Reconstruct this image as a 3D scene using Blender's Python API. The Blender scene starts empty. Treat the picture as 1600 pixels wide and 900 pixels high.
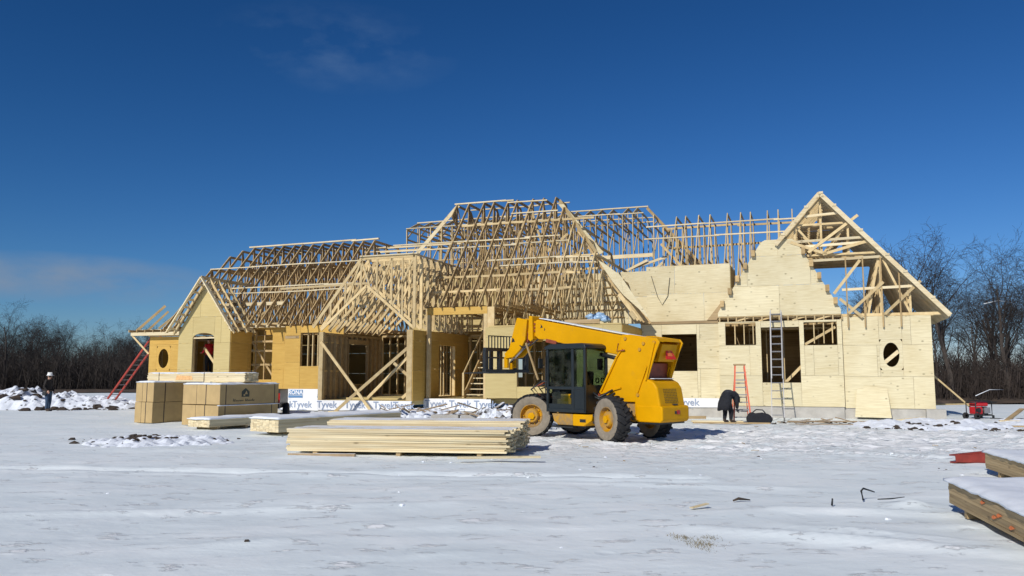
import bpy, bmesh, math, random
from mathutils import Vector, Matrix, noise
R = math.radians
rnd = random.Random(7)
scene = bpy.context.scene
col = scene.collection

# ------------------------------------------------------------------ camera
cam_d = bpy.data.cameras.new('camera')
cam_d.sensor_width = 36.0
cam_d.lens = 28.125
cam_d.clip_start = 0.1
cam_d.clip_end = 3000
cam = bpy.data.objects.new('camera', cam_d)
col.objects.link(cam)
cam.location = (0, 0, 1.65)
cam.rotation_euler = (R(90 + 6.3), 0, 0)
scene.camera = cam

# ------------------------------------------------------------------ light
SUN_AZ = 33.0      # degrees left of straight behind the camera
SUN_EL = 34.0
sa, se = R(SUN_AZ), R(SUN_EL)
to_sun = Vector((-math.sin(sa) * math.cos(se), -math.cos(sa) * math.cos(se), math.sin(se)))
sun_d = bpy.data.lights.new('sun', 'SUN')
sun_d.energy = 3.7
sun_d.angle = R(0.5)
sun_d.color = (1.0, 0.95, 0.87)
sun = bpy.data.objects.new('sun', sun_d)
col.objects.link(sun)
sun.rotation_euler = to_sun.to_track_quat('Z', 'Y').to_euler()

world = bpy.data.worlds.new('World')
scene.world = world
world.use_nodes = True
wn, wl = world.node_tree.nodes, world.node_tree.links
wn.clear()
w_out = wn.new('ShaderNodeOutputWorld')
w_bg = wn.new('ShaderNodeBackground')
w_sky = wn.new('ShaderNodeTexSky')
w_sky.sky_type = 'NISHITA'
w_sky.sun_disc = False
w_sky.sun_elevation = se
w_sky.sun_rotation = math.atan2(to_sun.x, to_sun.y)
w_sky.altitude = 300
w_sky.air_density = 1.0
w_sky.dust_density = 0.2
w_sky.ozone_density = 0.5
w_bg.inputs['Strength'].default_value = 0.085
# the clear winter sky of the photograph is deeper than the model's: one even tone curve over the whole dome
w_sep = wn.new('ShaderNodeSeparateColor'); w_cmb = wn.new('ShaderNodeCombineColor')
wl.new(w_sky.outputs[0], w_sep.inputs[0])
for ch_, (g_, k_) in enumerate(((1.75, 0.498), (1.33, 0.620), (1.30, 1.02))):
    a_ = wn.new('ShaderNodeMath'); a_.operation = 'MULTIPLY'; a_.inputs[1].default_value = 0.085
    b_ = wn.new('ShaderNodeMath'); b_.operation = 'POWER'; b_.inputs[1].default_value = g_
    c_ = wn.new('ShaderNodeMath'); c_.operation = 'MULTIPLY'; c_.inputs[1].default_value = k_ / 0.085
    wl.new(w_sep.outputs[ch_], a_.inputs[0]); wl.new(a_.outputs[0], b_.inputs[0]); wl.new(b_.outputs[0], c_.inputs[0]); wl.new(c_.outputs[0], w_cmb.inputs[ch_])
# two thin wisps of cloud, laid on the sky by direction
w_tc = wn.new('ShaderNodeTexCoord')
def cloud_mask(direction, sx, sz, scale, seed, amount, thr=0.38):
    """soft patch of noise round one sky direction"""
    d = Vector(direction).normalized()
    right = Vector((d.y, -d.x, 0)).normalized()
    up = right.cross(d)
    def dotv(v):
        n = wn.new('ShaderNodeVectorMath'); n.operation = 'DOT_PRODUCT'
        n.inputs[1].default_value = v
        wl.new(w_tc.outputs['Generated'], n.inputs[0]); return n.outputs['Value']
    def mth(op, a, b=None):
        n = wn.new('ShaderNodeMath'); n.operation = op
        for i, q in enumerate((a, b)):
            if q is None: continue
            if isinstance(q, (int, float)): n.inputs[i].default_value = q
            else: wl.new(q, n.inputs[i])
        return n.outputs[0]
    a = mth('DIVIDE', dotv(right), sx); b = mth('DIVIDE', dotv(up), sz)
    a2 = mth('MULTIPLY', a, a); b2 = mth('MULTIPLY', b, b)
    r2 = mth('ADD', a2, b2)
    fall = mth('MAXIMUM', mth('SUBTRACT', 1.0, r2), 0.0)
    front = mth('GREATER_THAN', dotv(d), 0.0)
    nz = wn.new('ShaderNodeTexNoise'); nz.noise_dimensions = '4D'
    nz.inputs['W'].default_value = seed; nz.inputs['Scale'].default_value = scale
    nz.inputs['Detail'].default_value = 6; nz.inputs['Roughness'].default_value = 0.55
    mp = wn.new('ShaderNodeMapping'); mp.inputs['Scale'].default_value = (1, 1, 2.2)
    wl.new(w_tc.outputs['Generated'], mp.inputs['Vector']); wl.new(mp.outputs[0], nz.inputs['Vector'])
    n2 = mth('MAXIMUM', mth('SUBTRACT', nz.outputs[0], thr), 0.0)
    return mth('MULTIPLY', mth('MULTIPLY', mth('MULTIPLY', fall, n2), front), amount)
c1 = cloud_mask((-0.212, 0.92, 0.392), 0.15, 0.055, 11, 5.7, 0.62, 0.47)
c2 = cloud_mask((-0.50, 0.90, 0.110), 0.17, 0.030, 9, 8.4, 4.2)
w_m1 = wn.new('ShaderNodeMixRGB'); w_m1.inputs['Color2'].default_value = (3.2, 4.6, 6.2, 1)
w_m2 = wn.new('ShaderNodeMixRGB'); w_m2.inputs['Color2'].default_value = (2.3, 3.2, 4.6, 1)
wl.new(c1, w_m1.inputs['Fac']); wl.new(w_cmb.outputs[0], w_m1.inputs['Color1'])
wl.new(c2, w_m2.inputs['Fac']); wl.new(w_m1.outputs[0], w_m2.inputs['Color1'])
wl.new(w_m2.outputs[0], w_bg.inputs['Color'])
wl.new(w_bg.outputs[0], w_out.inputs['Surface'])

vs = scene.view_settings
vs.view_transform = 'Standard'
vs.look = 'None'
vs.exposure = 0.0
vs.gamma = 1.0
vs.use_curve_mapping = False

# ------------------------------------------------------------------ materials
def new_mat(name):
    m = bpy.data.materials.new(name)
    m.use_nodes = True
    nt = m.node_tree
    nt.nodes.clear()
    o = nt.nodes.new('ShaderNodeOutputMaterial')
    b = nt.nodes.new('ShaderNodeBsdfPrincipled')
    nt.links.new(b.outputs[0], o.inputs['Surface'])
    return m, nt.nodes, nt.links, b

def tex_noise(n, l, vec, scale, detail=4, rough=0.55, mapping=None):
    t = n.new('ShaderNodeTexNoise')
    t.inputs['Scale'].default_value = scale
    t.inputs['Detail'].default_value = detail
    t.inputs['Roughness'].default_value = rough
    if mapping:
        mp = n.new('ShaderNodeMapping'); mp.inputs['Scale'].default_value = mapping
        l.new(vec, mp.inputs['Vector']); l.new(mp.outputs[0], t.inputs['Vector'])
    else:
        l.new(vec, t.inputs['Vector'])
    return t.outputs[0]

def ramp(n, l, fac, stops):
    r = n.new('ShaderNodeValToRGB')
    el = r.color_ramp.elements
    while len(el) < len(stops): el.new(0.5)
    for e, (p, c) in zip(el, stops):
        e.position = p; e.color = (c[0], c[1], c[2], 1)
    l.new(fac, r.inputs[0])
    return r.outputs[0]

def mixc(n, l, fac, a, b, mode='MIX'):
    m = n.new('ShaderNodeMixRGB'); m.blend_type = mode
    for i, q in zip(('Fac', 'Color1', 'Color2'), (fac, a, b)):
        if isinstance(q, (int, float)): m.inputs[i].default_value = q
        elif isinstance(q, tuple): m.inputs[i].default_value = (q[0], q[1], q[2], 1)
        else: l.new(q, m.inputs[i])
    return m.outputs[0]

def math_node(n, l, op, a, b=0.0):
    m = n.new('ShaderNodeMath'); m.operation = op
    for i, q in enumerate((a, b)):
        if isinstance(q, (int, float)): m.inputs[i].default_value = q
        else: l.new(q, m.inputs[i])
    return m.outputs[0]

def bump(n, l, bsdf, h, strength, dist=0.02):
    b = n.new('ShaderNodeBump'); b.inputs['Strength'].default_value = strength
    b.inputs['Distance'].default_value = dist
    l.new(h, b.inputs['Height']); l.new(b.outputs[0], bsdf.inputs['Normal'])

def up_mask(n, l, lo, hi, jitter=None):
    """1 where the surface faces up: snow lies there"""
    g = n.new('ShaderNodeNewGeometry')
    s = n.new('ShaderNodeSeparateXYZ'); l.new(g.outputs['Normal'], s.inputs[0])
    v = s.outputs['Z']
    if jitter is not None: v = math_node(n, l, 'ADD', v, jitter)
    r = n.new('ShaderNodeMapRange')
    r.inputs['From Min'].default_value = lo; r.inputs['From Max'].default_value = hi
    l.new(v, r.inputs['Value'])
    return r.outputs[0]

SNOW = (0.80, 0.84, 0.89)

def wood_mat(name, base, dark, vary=0.25, snow=False, grain=(1.2, 1.2, 22), knots=True, rough=0.75, kscale=3.2):
    m, n, l, b = new_mat(name)
    tc = n.new('ShaderNodeTexCoord'); oi = n.new('ShaderNodeObjectInfo')
    add = n.new('ShaderNodeVectorMath'); add.operation = 'MULTIPLY_ADD'
    add.inputs[1].default_value = (1, 1, 1)
    cmb = n.new('ShaderNodeCombineXYZ')
    off = math_node(n, l, 'MULTIPLY', oi.outputs['Random'], 37.0)
    for k in range(3): l.new(off, cmb.inputs[k])
    l.new(tc.outputs['Object'], add.inputs[0]); l.new(cmb.outputs[0], add.inputs[2])
    v = add.outputs[0]
    g1 = tex_noise(n, l, v, 1.6, 5, 0.6, grain)
    g2 = tex_noise(n, l, v, 0.9, 3, 0.5)
    f = math_node(n, l, 'ADD', math_node(n, l, 'MULTIPLY', g1, 0.65), math_node(n, l, 'MULTIPLY', g2, 0.35))
    c = ramp(n, l, f, [(0.30, dark), (0.58, base), (0.80, tuple(min(1, q * 1.12) for q in base))])
    if knots:
        vo = n.new('ShaderNodeTexVoronoi'); vo.inputs['Scale'].default_value = kscale
        mp = n.new('ShaderNodeMapping'); mp.inputs['Scale'].default_value = (1, 1, 1.5)
        l.new(v, mp.inputs['Vector']); l.new(mp.outputs[0], vo.inputs['Vector'])
        k = n.new('ShaderNodeMapRange'); k.inputs['From Min'].default_value = 0.06; k.inputs['From Max'].default_value = 0.17
        k.inputs['To Min'].default_value = 0.75; k.inputs['To Max'].default_value = 0.0
        l.new(vo.outputs['Distance'], k.inputs['Value'])
        c = mixc(n, l, k.outputs[0], c, tuple(q * 0.45 for q in dark))
    # tone of each piece of wood
    hv = n.new('ShaderNodeHueSaturation')
    val = n.new('ShaderNodeMapRange'); val.inputs['To Min'].default_value = 1 - vary; val.inputs['To Max'].default_value = 1 + vary * 0.55
    l.new(oi.outputs['Random'], val.inputs['Value']); l.new(val.outputs[0], hv.inputs['Value'])
    l.new(c, hv.inputs['Color']); c = hv.outputs[0]
    if snow:
        sn = tex_noise(n, l, v, 1.5, 6, 0.65)
        j = math_node(n, l, 'MULTIPLY', math_node(n, l, 'SUBTRACT', sn, 0.52), 3.2)
        c = mixc(n, l, math_node(n, l, 'MULTIPLY', up_mask(n, l, 0.55, 0.95, j), up_mask(n, l, 0.4, 0.6)), c, SNOW)
    l.new(c, b.inputs['Base Color'])
    b.inputs['Roughness'].default_value = rough
    bump(n, l, b, g1, 0.25, 0.004)
    return m

def flat_mat(name, base, rough=0.6, metal=0.0, vary=0.12, scale=4.0, bump_s=0.0, dirt=None, spec=0.5):
    m, n, l, b = new_mat(name)
    tc = n.new('ShaderNodeTexCoord')
    t = tex_noise(n, l, tc.outputs['Object'], scale, 5, 0.6)
    c = ramp(n, l, t, [(0.3, tuple(q * (1 - vary) for q in base)), (0.7, tuple(min(1, q * (1 + vary)) for q in base))])
    if dirt:
        d = tex_noise(n, l, tc.outputs['Object'], scale * 0.55, 7, 0.68)
        k = n.new('ShaderNodeMapRange'); k.inputs['From Min'].default_value = dirt[1]; k.inputs['From Max'].default_value = dirt[1] + 0.18
        l.new(d, k.inputs['Value'])
        c = mixc(n, l, math_node(n, l, 'MULTIPLY', k.outputs[0], dirt[2]), c, dirt[0])
        rr = n.new('ShaderNodeMapRange'); rr.inputs['To Min'].default_value = rough; rr.inputs['To Max'].default_value = 0.85
        l.new(k.outputs[0], rr.inputs['Value']); l.new(rr.outputs[0], b.inputs['Roughness'])
    else:
        b.inputs['Roughness'].default_value = rough
    l.new(c, b.inputs['Base Color'])
    b.inputs['Metallic'].default_value = metal
    b.inputs['Specular IOR Level'].default_value = spec
    if bump_s: bump(n, l, b, t, bump_s, 0.02)
    return m

M = {}
M['ply'] = wood_mat('plywood_pale', (0.735, 0.655, 0.43), (0.56, 0.46, 0.25), 0.10, knots=True, kscale=2.7)
M['ply_y'] = wood_mat('plywood_amber', (0.60, 0.375, 0.085), (0.51, 0.295, 0.055), 0.10, knots=False, grain=(0.9, 0.9, 9))
M['ply_m'] = wood_mat('plywood_honey', (0.575, 0.46, 0.205), (0.50, 0.385, 0.155), 0.08, knots=False, grain=(0.9, 0.9, 12))
M['lumber'] = wood_mat('lumber', (0.67, 0.52, 0.275), (0.51, 0.355, 0.155), 0.25, knots=False, grain=(3, 3, 3))
M['lumber_old_shade'] = wood_mat('lumber_weathered_shade', (0.545, 0.39, 0.185), (0.36, 0.23, 0.095), 0.28, knots=False, grain=(3, 3, 3))  # weathered wood; its darker tone also stands in for shade on framing
M['lumber_snow'] = wood_mat('lumber_snow_topped', (0.74, 0.64, 0.43), (0.60, 0.48, 0.27), 0.2, snow=True, knots=False, grain=(2, 2, 3))
M['board'] = wood_mat('board_pale', (0.79, 0.68, 0.44), (0.62, 0.47, 0.25), 0.22, knots=True, grain=(0.5, 9, 9), kscale=2.1)
M['board_snow'] = wood_mat('board_snow_topped', (0.79, 0.68, 0.44), (0.62, 0.47, 0.25), 0.22, snow=True, knots=True, grain=(0.5, 9, 9), kscale=2.1)
M['board_old_shade'] = wood_mat('board_aged_shade', (0.47, 0.34, 0.175), (0.28, 0.185, 0.085), 0.25, knots=True, grain=(0.5, 9, 9), kscale=2.1)  # aged boards; also used where shade is put into the colour
M['scrap'] = wood_mat('scrap_wood', (0.40, 0.29, 0.17), (0.22, 0.15, 0.08), 0.35, snow=True, knots=False, grain=(2, 2, 2))
M['ply_snow'] = wood_mat('plywood_snow_dusted', (0.67, 0.60, 0.40), (0.56, 0.47, 0.28), 0.1, snow=True)
M['card'] = flat_mat('cardboard', (0.475, 0.335, 0.15), 0.8, vary=0.10, scale=3, dirt=((0.36, 0.24, 0.11), 0.60, 0.35))
M['strap'] = flat_mat('steel_strap', (0.045, 0.035, 0.03), 0.5)
M['concrete'] = flat_mat('concrete', (0.43, 0.41, 0.37), 0.9, vary=0.16, scale=2.5, bump_s=0.2, dirt=((0.30, 0.27, 0.22), 0.55, 0.6))
M['wrap'] = flat_mat('house_wrap_white', (0.80, 0.81, 0.82), 0.55, vary=0.05, scale=2.0, bump_s=0.35)
M['ink'] = flat_mat('wrap_ink_grey_blue', (0.27, 0.33, 0.45), 0.6, vary=0.1)
M['ink_blue'] = flat_mat('wrap_ink_blue', (0.10, 0.23, 0.43), 0.6, vary=0.1)
M['ink_dark'] = flat_mat('box_print_dark', (0.05, 0.06, 0.045), 0.7, vary=0.15)
M['spray_faint'] = flat_mat('spray_paint_faint', (0.80, 0.46, 0.20), 0.8, vary=0.25, scale=14)
M['spray'] = flat_mat('spray_paint_orange', (0.80, 0.20, 0.05), 0.7, vary=0.2, scale=20)
M['yellow'] = flat_mat('machine_yellow', (0.67, 0.330, 0.001), 0.48, vary=0.06, scale=2.2, dirt=((0.34, 0.20, 0.05), 0.54, 0.5), spec=0.12)
M['yellow_dirty'] = flat_mat('machine_yellow_muddy', (0.60, 0.30, 0.006), 0.6, vary=0.12, scale=5, dirt=((0.27, 0.20, 0.12), 0.40, 0.85), spec=0.12)
M['red_rust'] = flat_mat('machine_primer_red', (0.24, 0.05, 0.02), 0.55, vary=0.25, scale=8)
M['dark'] = flat_mat('machine_black', (0.017, 0.019, 0.020), 0.45, vary=0.3, scale=4, dirt=((0.13, 0.11, 0.085), 0.62, 0.5))
M['cabframe'] = flat_mat('cab_frame_dark', (0.014, 0.019, 0.021), 0.35, vary=0.2, scale=4, dirt=((0.09, 0.085, 0.065), 0.62, 0.4))
M['steel'] = flat_mat('bare_steel', (0.55, 0.55, 0.56), 0.3, metal=0.9, vary=0.1)
M['alu'] = flat_mat('ladder_aluminium', (0.30, 0.30, 0.31), 0.5, metal=0.35, vary=0.12)
M['tread'] = flat_mat('tyre_rubber', (0.020, 0.020, 0.021), 0.85, vary=0.3, scale=9, dirt=((0.15, 0.125, 0.095), 0.60, 0.45))
M['sidewall'] = flat_mat('tyre_sidewall_mud', (0.255, 0.215, 0.160), 0.95, vary=0.20, scale=6, bump_s=0.3, dirt=((0.12, 0.10, 0.08), 0.58, 0.6))
M['reflector'] = flat_mat('reflector_red', (0.75, 0.035, 0.012), 0.35, vary=0.08)
M['lamp_red'] = flat_mat('lamp_lens_red', (0.45, 0.008, 0.010), 0.2, vary=0.1)
M['ladder_red'] = flat_mat('ladder_fibreglass_red', (0.36, 0.045, 0.025), 0.5, vary=0.15)
M['ladder_orange'] = flat_mat('ladder_fibreglass_orange', (0.72, 0.125, 0.055), 0.5, vary=0.12)
M['black_cloth'] = flat_mat('cloth_black', (0.012, 0.013, 0.018), 0.9, vary=0.35, scale=12, bump_s=0.5)
M['grey_cloth'] = flat_mat('cloth_charcoal', (0.026, 0.028, 0.035), 0.9, vary=0.3, scale=12)
M['brown_cloth'] = flat_mat('cloth_dark_brown', (0.018, 0.014, 0.012), 0.9, vary=0.3, scale=12, bump_s=0.4)
M['denim'] = flat_mat('denim_blue', (0.035, 0.065, 0.115), 0.9, vary=0.3, scale=9, bump_s=0.3)
M['boot'] = flat_mat('boot_leather', (0.05, 0.033, 0.022), 0.7, vary=0.3)
M['skin'] = flat_mat('skin', (0.52, 0.30, 0.21), 0.55, vary=0.06)
M['white_plastic'] = flat_mat('helmet_white', (0.80, 0.80, 0.78), 0.35, vary=0.03)
M['red_cloth'] = flat_mat('cloth_red', (0.60, 0.015, 0.03), 0.8, vary=0.2)
M['red_plastic'] = flat_mat('plastic_red', (0.52, 0.02, 0.025), 0.4, vary=0.15)
M['red_iron'] = flat_mat('iron_oxide_red_paint', (0.26, 0.035, 0.022), 0.55, vary=0.25, scale=6)
M['tarp_blue'] = flat_mat('plastic_sheet_blue', (0.30, 0.46, 0.66), 0.4, vary=0.25, scale=9)
M['soil'] = flat_mat('frozen_soil', (0.050, 0.036, 0.026), 0.95, vary=0.4, scale=6, bump_s=0.5)
M['grass'] = flat_mat('dead_grass', (0.22, 0.18, 0.10), 0.9, vary=0.35, scale=30)

def make_glass():
    m, n, l, b = new_mat('cab_glass')
    b.inputs['Base Color'].default_value = (0.62, 0.78, 0.72, 1)
    b.inputs['Roughness'].default_value = 0.03
    o = [q for q in n if q.type == 'OUTPUT_MATERIAL'][0]
    tr = n.new('ShaderNodeBsdfTransparent'); tr.inputs[0].default_value = (0.56, 0.64, 0.59, 1)
    gl = n.new('ShaderNodeBsdfGlossy'); gl.inputs['Roughness'].default_value = 0.04
    fr = n.new('ShaderNodeLayerWeight'); fr.inputs[0].default_value = 0.12
    tc = n.new('ShaderNodeTexCoord')
    dn = tex_noise(n, l, tc.outputs['Object'], 3, 6, 0.6)
    df = n.new('ShaderNodeBsdfDiffuse'); df.inputs[0].default_value = (0.20, 0.20, 0.17, 1)
    k = n.new('ShaderNodeMapRange'); k.inputs['From Min'].default_value = 0.42; k.inputs['From Max'].default_value = 0.8
    k.inputs['To Max'].default_value = 0.22
    l.new(dn, k.inputs['Value'])
    mx = n.new('ShaderNodeMixShader'); mx2 = n.new('ShaderNodeMixShader')
    l.new(fr.outputs['Fresnel'], mx.inputs[0]); l.new(tr.outputs[0], mx.inputs[1]); l.new(gl.outputs[0], mx.inputs[2])
    l.new(k.outputs[0], mx2.inputs[0]); l.new(mx.outputs[0], mx2.inputs[1]); l.new(df.outputs[0], mx2.inputs[2])
    l.new(mx2.outputs[0], o.inputs['Surface'])
    return m
M['glass'] = make_glass()

def make_snow():
    m, n, l, b = new_mat('snow_crust')
    tc = n.new('ShaderNodeTexCoord'); v = tc.outputs['Object']
    big = tex_noise(n, l, v, 0.16, 5, 0.6)
    mid = tex_noise(n, l, v, 0.8, 6, 0.6, (0.7, 1.4, 1))
    fine = tex_noise(n, l, v, 5.0, 7, 0.68, (0.8, 1.2, 1))
    mixv = math_node(n, l, 'ADD', math_node(n, l, 'MULTIPLY', big, 0.45), math_node(n, l, 'MULTIPLY', mid, 0.55))
    c = ramp(n, l, mixv, [(0.36, (0.73, 0.80, 0.815)), (0.49, (0.79, 0.85, 0.86)), (0.60, (0.87, 0.91, 0.91))])
    # whiter flecks over the crust colour, thickest in a band across the mid-ground
    sx = n.new('ShaderNodeSeparateXYZ'); l.new(v, sx.inputs[0])
    d = math_node(n, l, 'DIVIDE', math_node(n, l, 'SUBTRACT', math_node(n, l, 'ADD', sx.outputs['Y'], math_node(n, l, 'MULTIPLY', sx.outputs['X'], 0.08)), 22.5), 7.0)
    band = n.new('ShaderNodeMapRange'); band.interpolation_type = 'SMOOTHSTEP'
    band.inputs['From Min'].default_value = 1.25; band.inputs['From Max'].default_value = 0.2
    l.new(math_node(n, l, 'ABSOLUTE', d), band.inputs['Value'])
    xb = n.new('ShaderNodeMapRange'); xb.interpolation_type = 'SMOOTHSTEP'
    xb.inputs['From Min'].default_value = -9; xb.inputs['From Max'].default_value = 3; l.new(sx.outputs['X'], xb.inputs['Value'])
    tr = math_node(n, l, 'MULTIPLY', band.outputs[0], xb.outputs[0])
    fl = tex_noise(n, l, v, 2.6, 9, 0.70, (0.6, 1.3, 1))
    fv = math_node(n, l, 'ADD', fl, math_node(n, l, 'MULTIPLY', tr, 0.15))
    fm = n.new('ShaderNodeMapRange'); fm.inputs['From Min'].default_value = 0.585; fm.inputs['From Max'].default_value = 0.63
    l.new(fv, fm.inputs['Value'])
    c = mixc(n, l, math_node(n, l, 'MULTIPLY', fm.outputs[0], 0.9), c, (0.945, 0.955, 0.95))
    # wind-scoured spots where the soil shows thinly
    sc = tex_noise(n, l, v, 0.55, 9, 0.72, (0.5, 1.6, 1))
    k = n.new('ShaderNodeMapRange'); k.inputs['From Min'].default_value = 0.69; k.inputs['From Max'].default_value = 0.79
    k.inputs['To Max'].default_value = 0.22
    l.new(sc, k.inputs['Value'])
    c = mixc(n, l, k.outputs[0], c, (0.34, 0.33, 0.32))
    l.new(c, b.inputs['Base Color'])
    b.inputs['Roughness'].default_value = 0.65
    b.inputs['Specular IOR Level'].default_value = 0.25
    fs_ = math_node(n, l, 'ADD', 0.16, math_node(n, l, 'MULTIPLY', tr, 0.45))
    h = math_node(n, l, 'ADD', math_node(n, l, 'MULTIPLY', mid, 0.35), math_node(n, l, 'MULTIPLY', fine, fs_))
    h = math_node(n, l, 'ADD', h, math_node(n, l, 'MULTIPLY', fm.outputs[0], 0.26))
    # boot prints and small pits
    vo = n.new('ShaderNodeTexVoronoi'); vo.inputs['Scale'].default_value = 2.1; l.new(v, vo.inputs['Vector'])
    pit = n.new('ShaderNodeMapRange'); pit.inputs['From Min'].default_value = 0.10; pit.inputs['From Max'].default_value = 0.24
    pit.inputs['To Min'].default_value = -0.55; pit.inputs['To Max'].default_value = 0.0
    l.new(vo.outputs['Distance'], pit.inputs['Value'])
    pm = tex_noise(n, l, v, 0.35, 3, 0.5)
    pk = n.new('ShaderNodeMapRange'); pk.inputs['From Min'].default_value = 0.50; pk.inputs['From Max'].default_value = 0.60
    l.new(math_node(n, l, 'ADD', pm, math_node(n, l, 'MULTIPLY', tr, 0.12)), pk.inputs['Value'])
    h = math_node(n, l, 'ADD', h, math_node(n, l, 'MULTIPLY', math_node(n, l, 'MULTIPLY', pit.outputs[0], pk.outputs[0]), math_node(n, l, 'ADD', 0.22, math_node(n, l, 'MULTIPLY', tr, 0.9))))
    bump(n, l, b, h, 0.7, 0.10)
    return m
M['snow'] = make_snow()

def make_mound():
    m, n, l, b = new_mat('snowy_soil')
    tc = n.new('ShaderNodeTexCoord'); v = tc.outputs['Object']
    t = tex_noise(n, l, v, 2.6, 7, 0.7)
    s = ramp(n, l, t, [(0.3, (0.022, 0.017, 0.014)), (0.7, (0.075, 0.055, 0.040))])
    j = math_node(n, l, 'MULTIPLY', math_node(n, l, 'SUBTRACT', t, 0.5), 1.3)
    c = mixc(n, l, up_mask(n, l, 0.42, 0.62, j), s, (0.76, 0.80, 0.86))
    l.new(c, b.inputs['Base Color']); b.inputs['Roughness'].default_value = 0.85
    bump(n, l, b, t, 0.5, 0.05)
    return m
M['mound'] = make_mound()

def make_forest_floor():
    m, n, l, b = new_mat('leaf_litter')
    tc = n.new('ShaderNodeTexCoord'); v = tc.outputs['Object']
    t = tex_noise(n, l, v, 0.8, 8, 0.7)
    c = ramp(n, l, t, [(0.30, (0.030, 0.022, 0.016)), (0.60, (0.085, 0.058, 0.038)), (0.74, (0.13, 0.095, 0.07)), (0.80, (0.55, 0.58, 0.62))])
    l.new(c, b.inputs['Base Color']); b.inputs['Roughness'].default_value = 0.95
    return m
M['litter'] = make_forest_floor()
M['bark'] = flat_mat('bark_grey_brown', (0.060, 0.048, 0.040), 0.95, vary=0.4, scale=5, bump_s=0.4)
M['bark_dark'] = flat_mat('bark_dark', (0.040, 0.032, 0.027), 0.95, vary=0.4, scale=5)
M['twig'] = flat_mat('twigs', (0.030, 0.024, 0.021), 0.95, vary=0.4, scale=3)
M['twig_red'] = flat_mat('twigs_reddish', (0.038, 0.028, 0.023), 0.95, vary=0.45, scale=0.6)
M['snow_plain'] = flat_mat('snow_fresh', (0.80, 0.835, 0.88), 0.7, vary=0.05, scale=6, bump_s=0.4)

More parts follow.
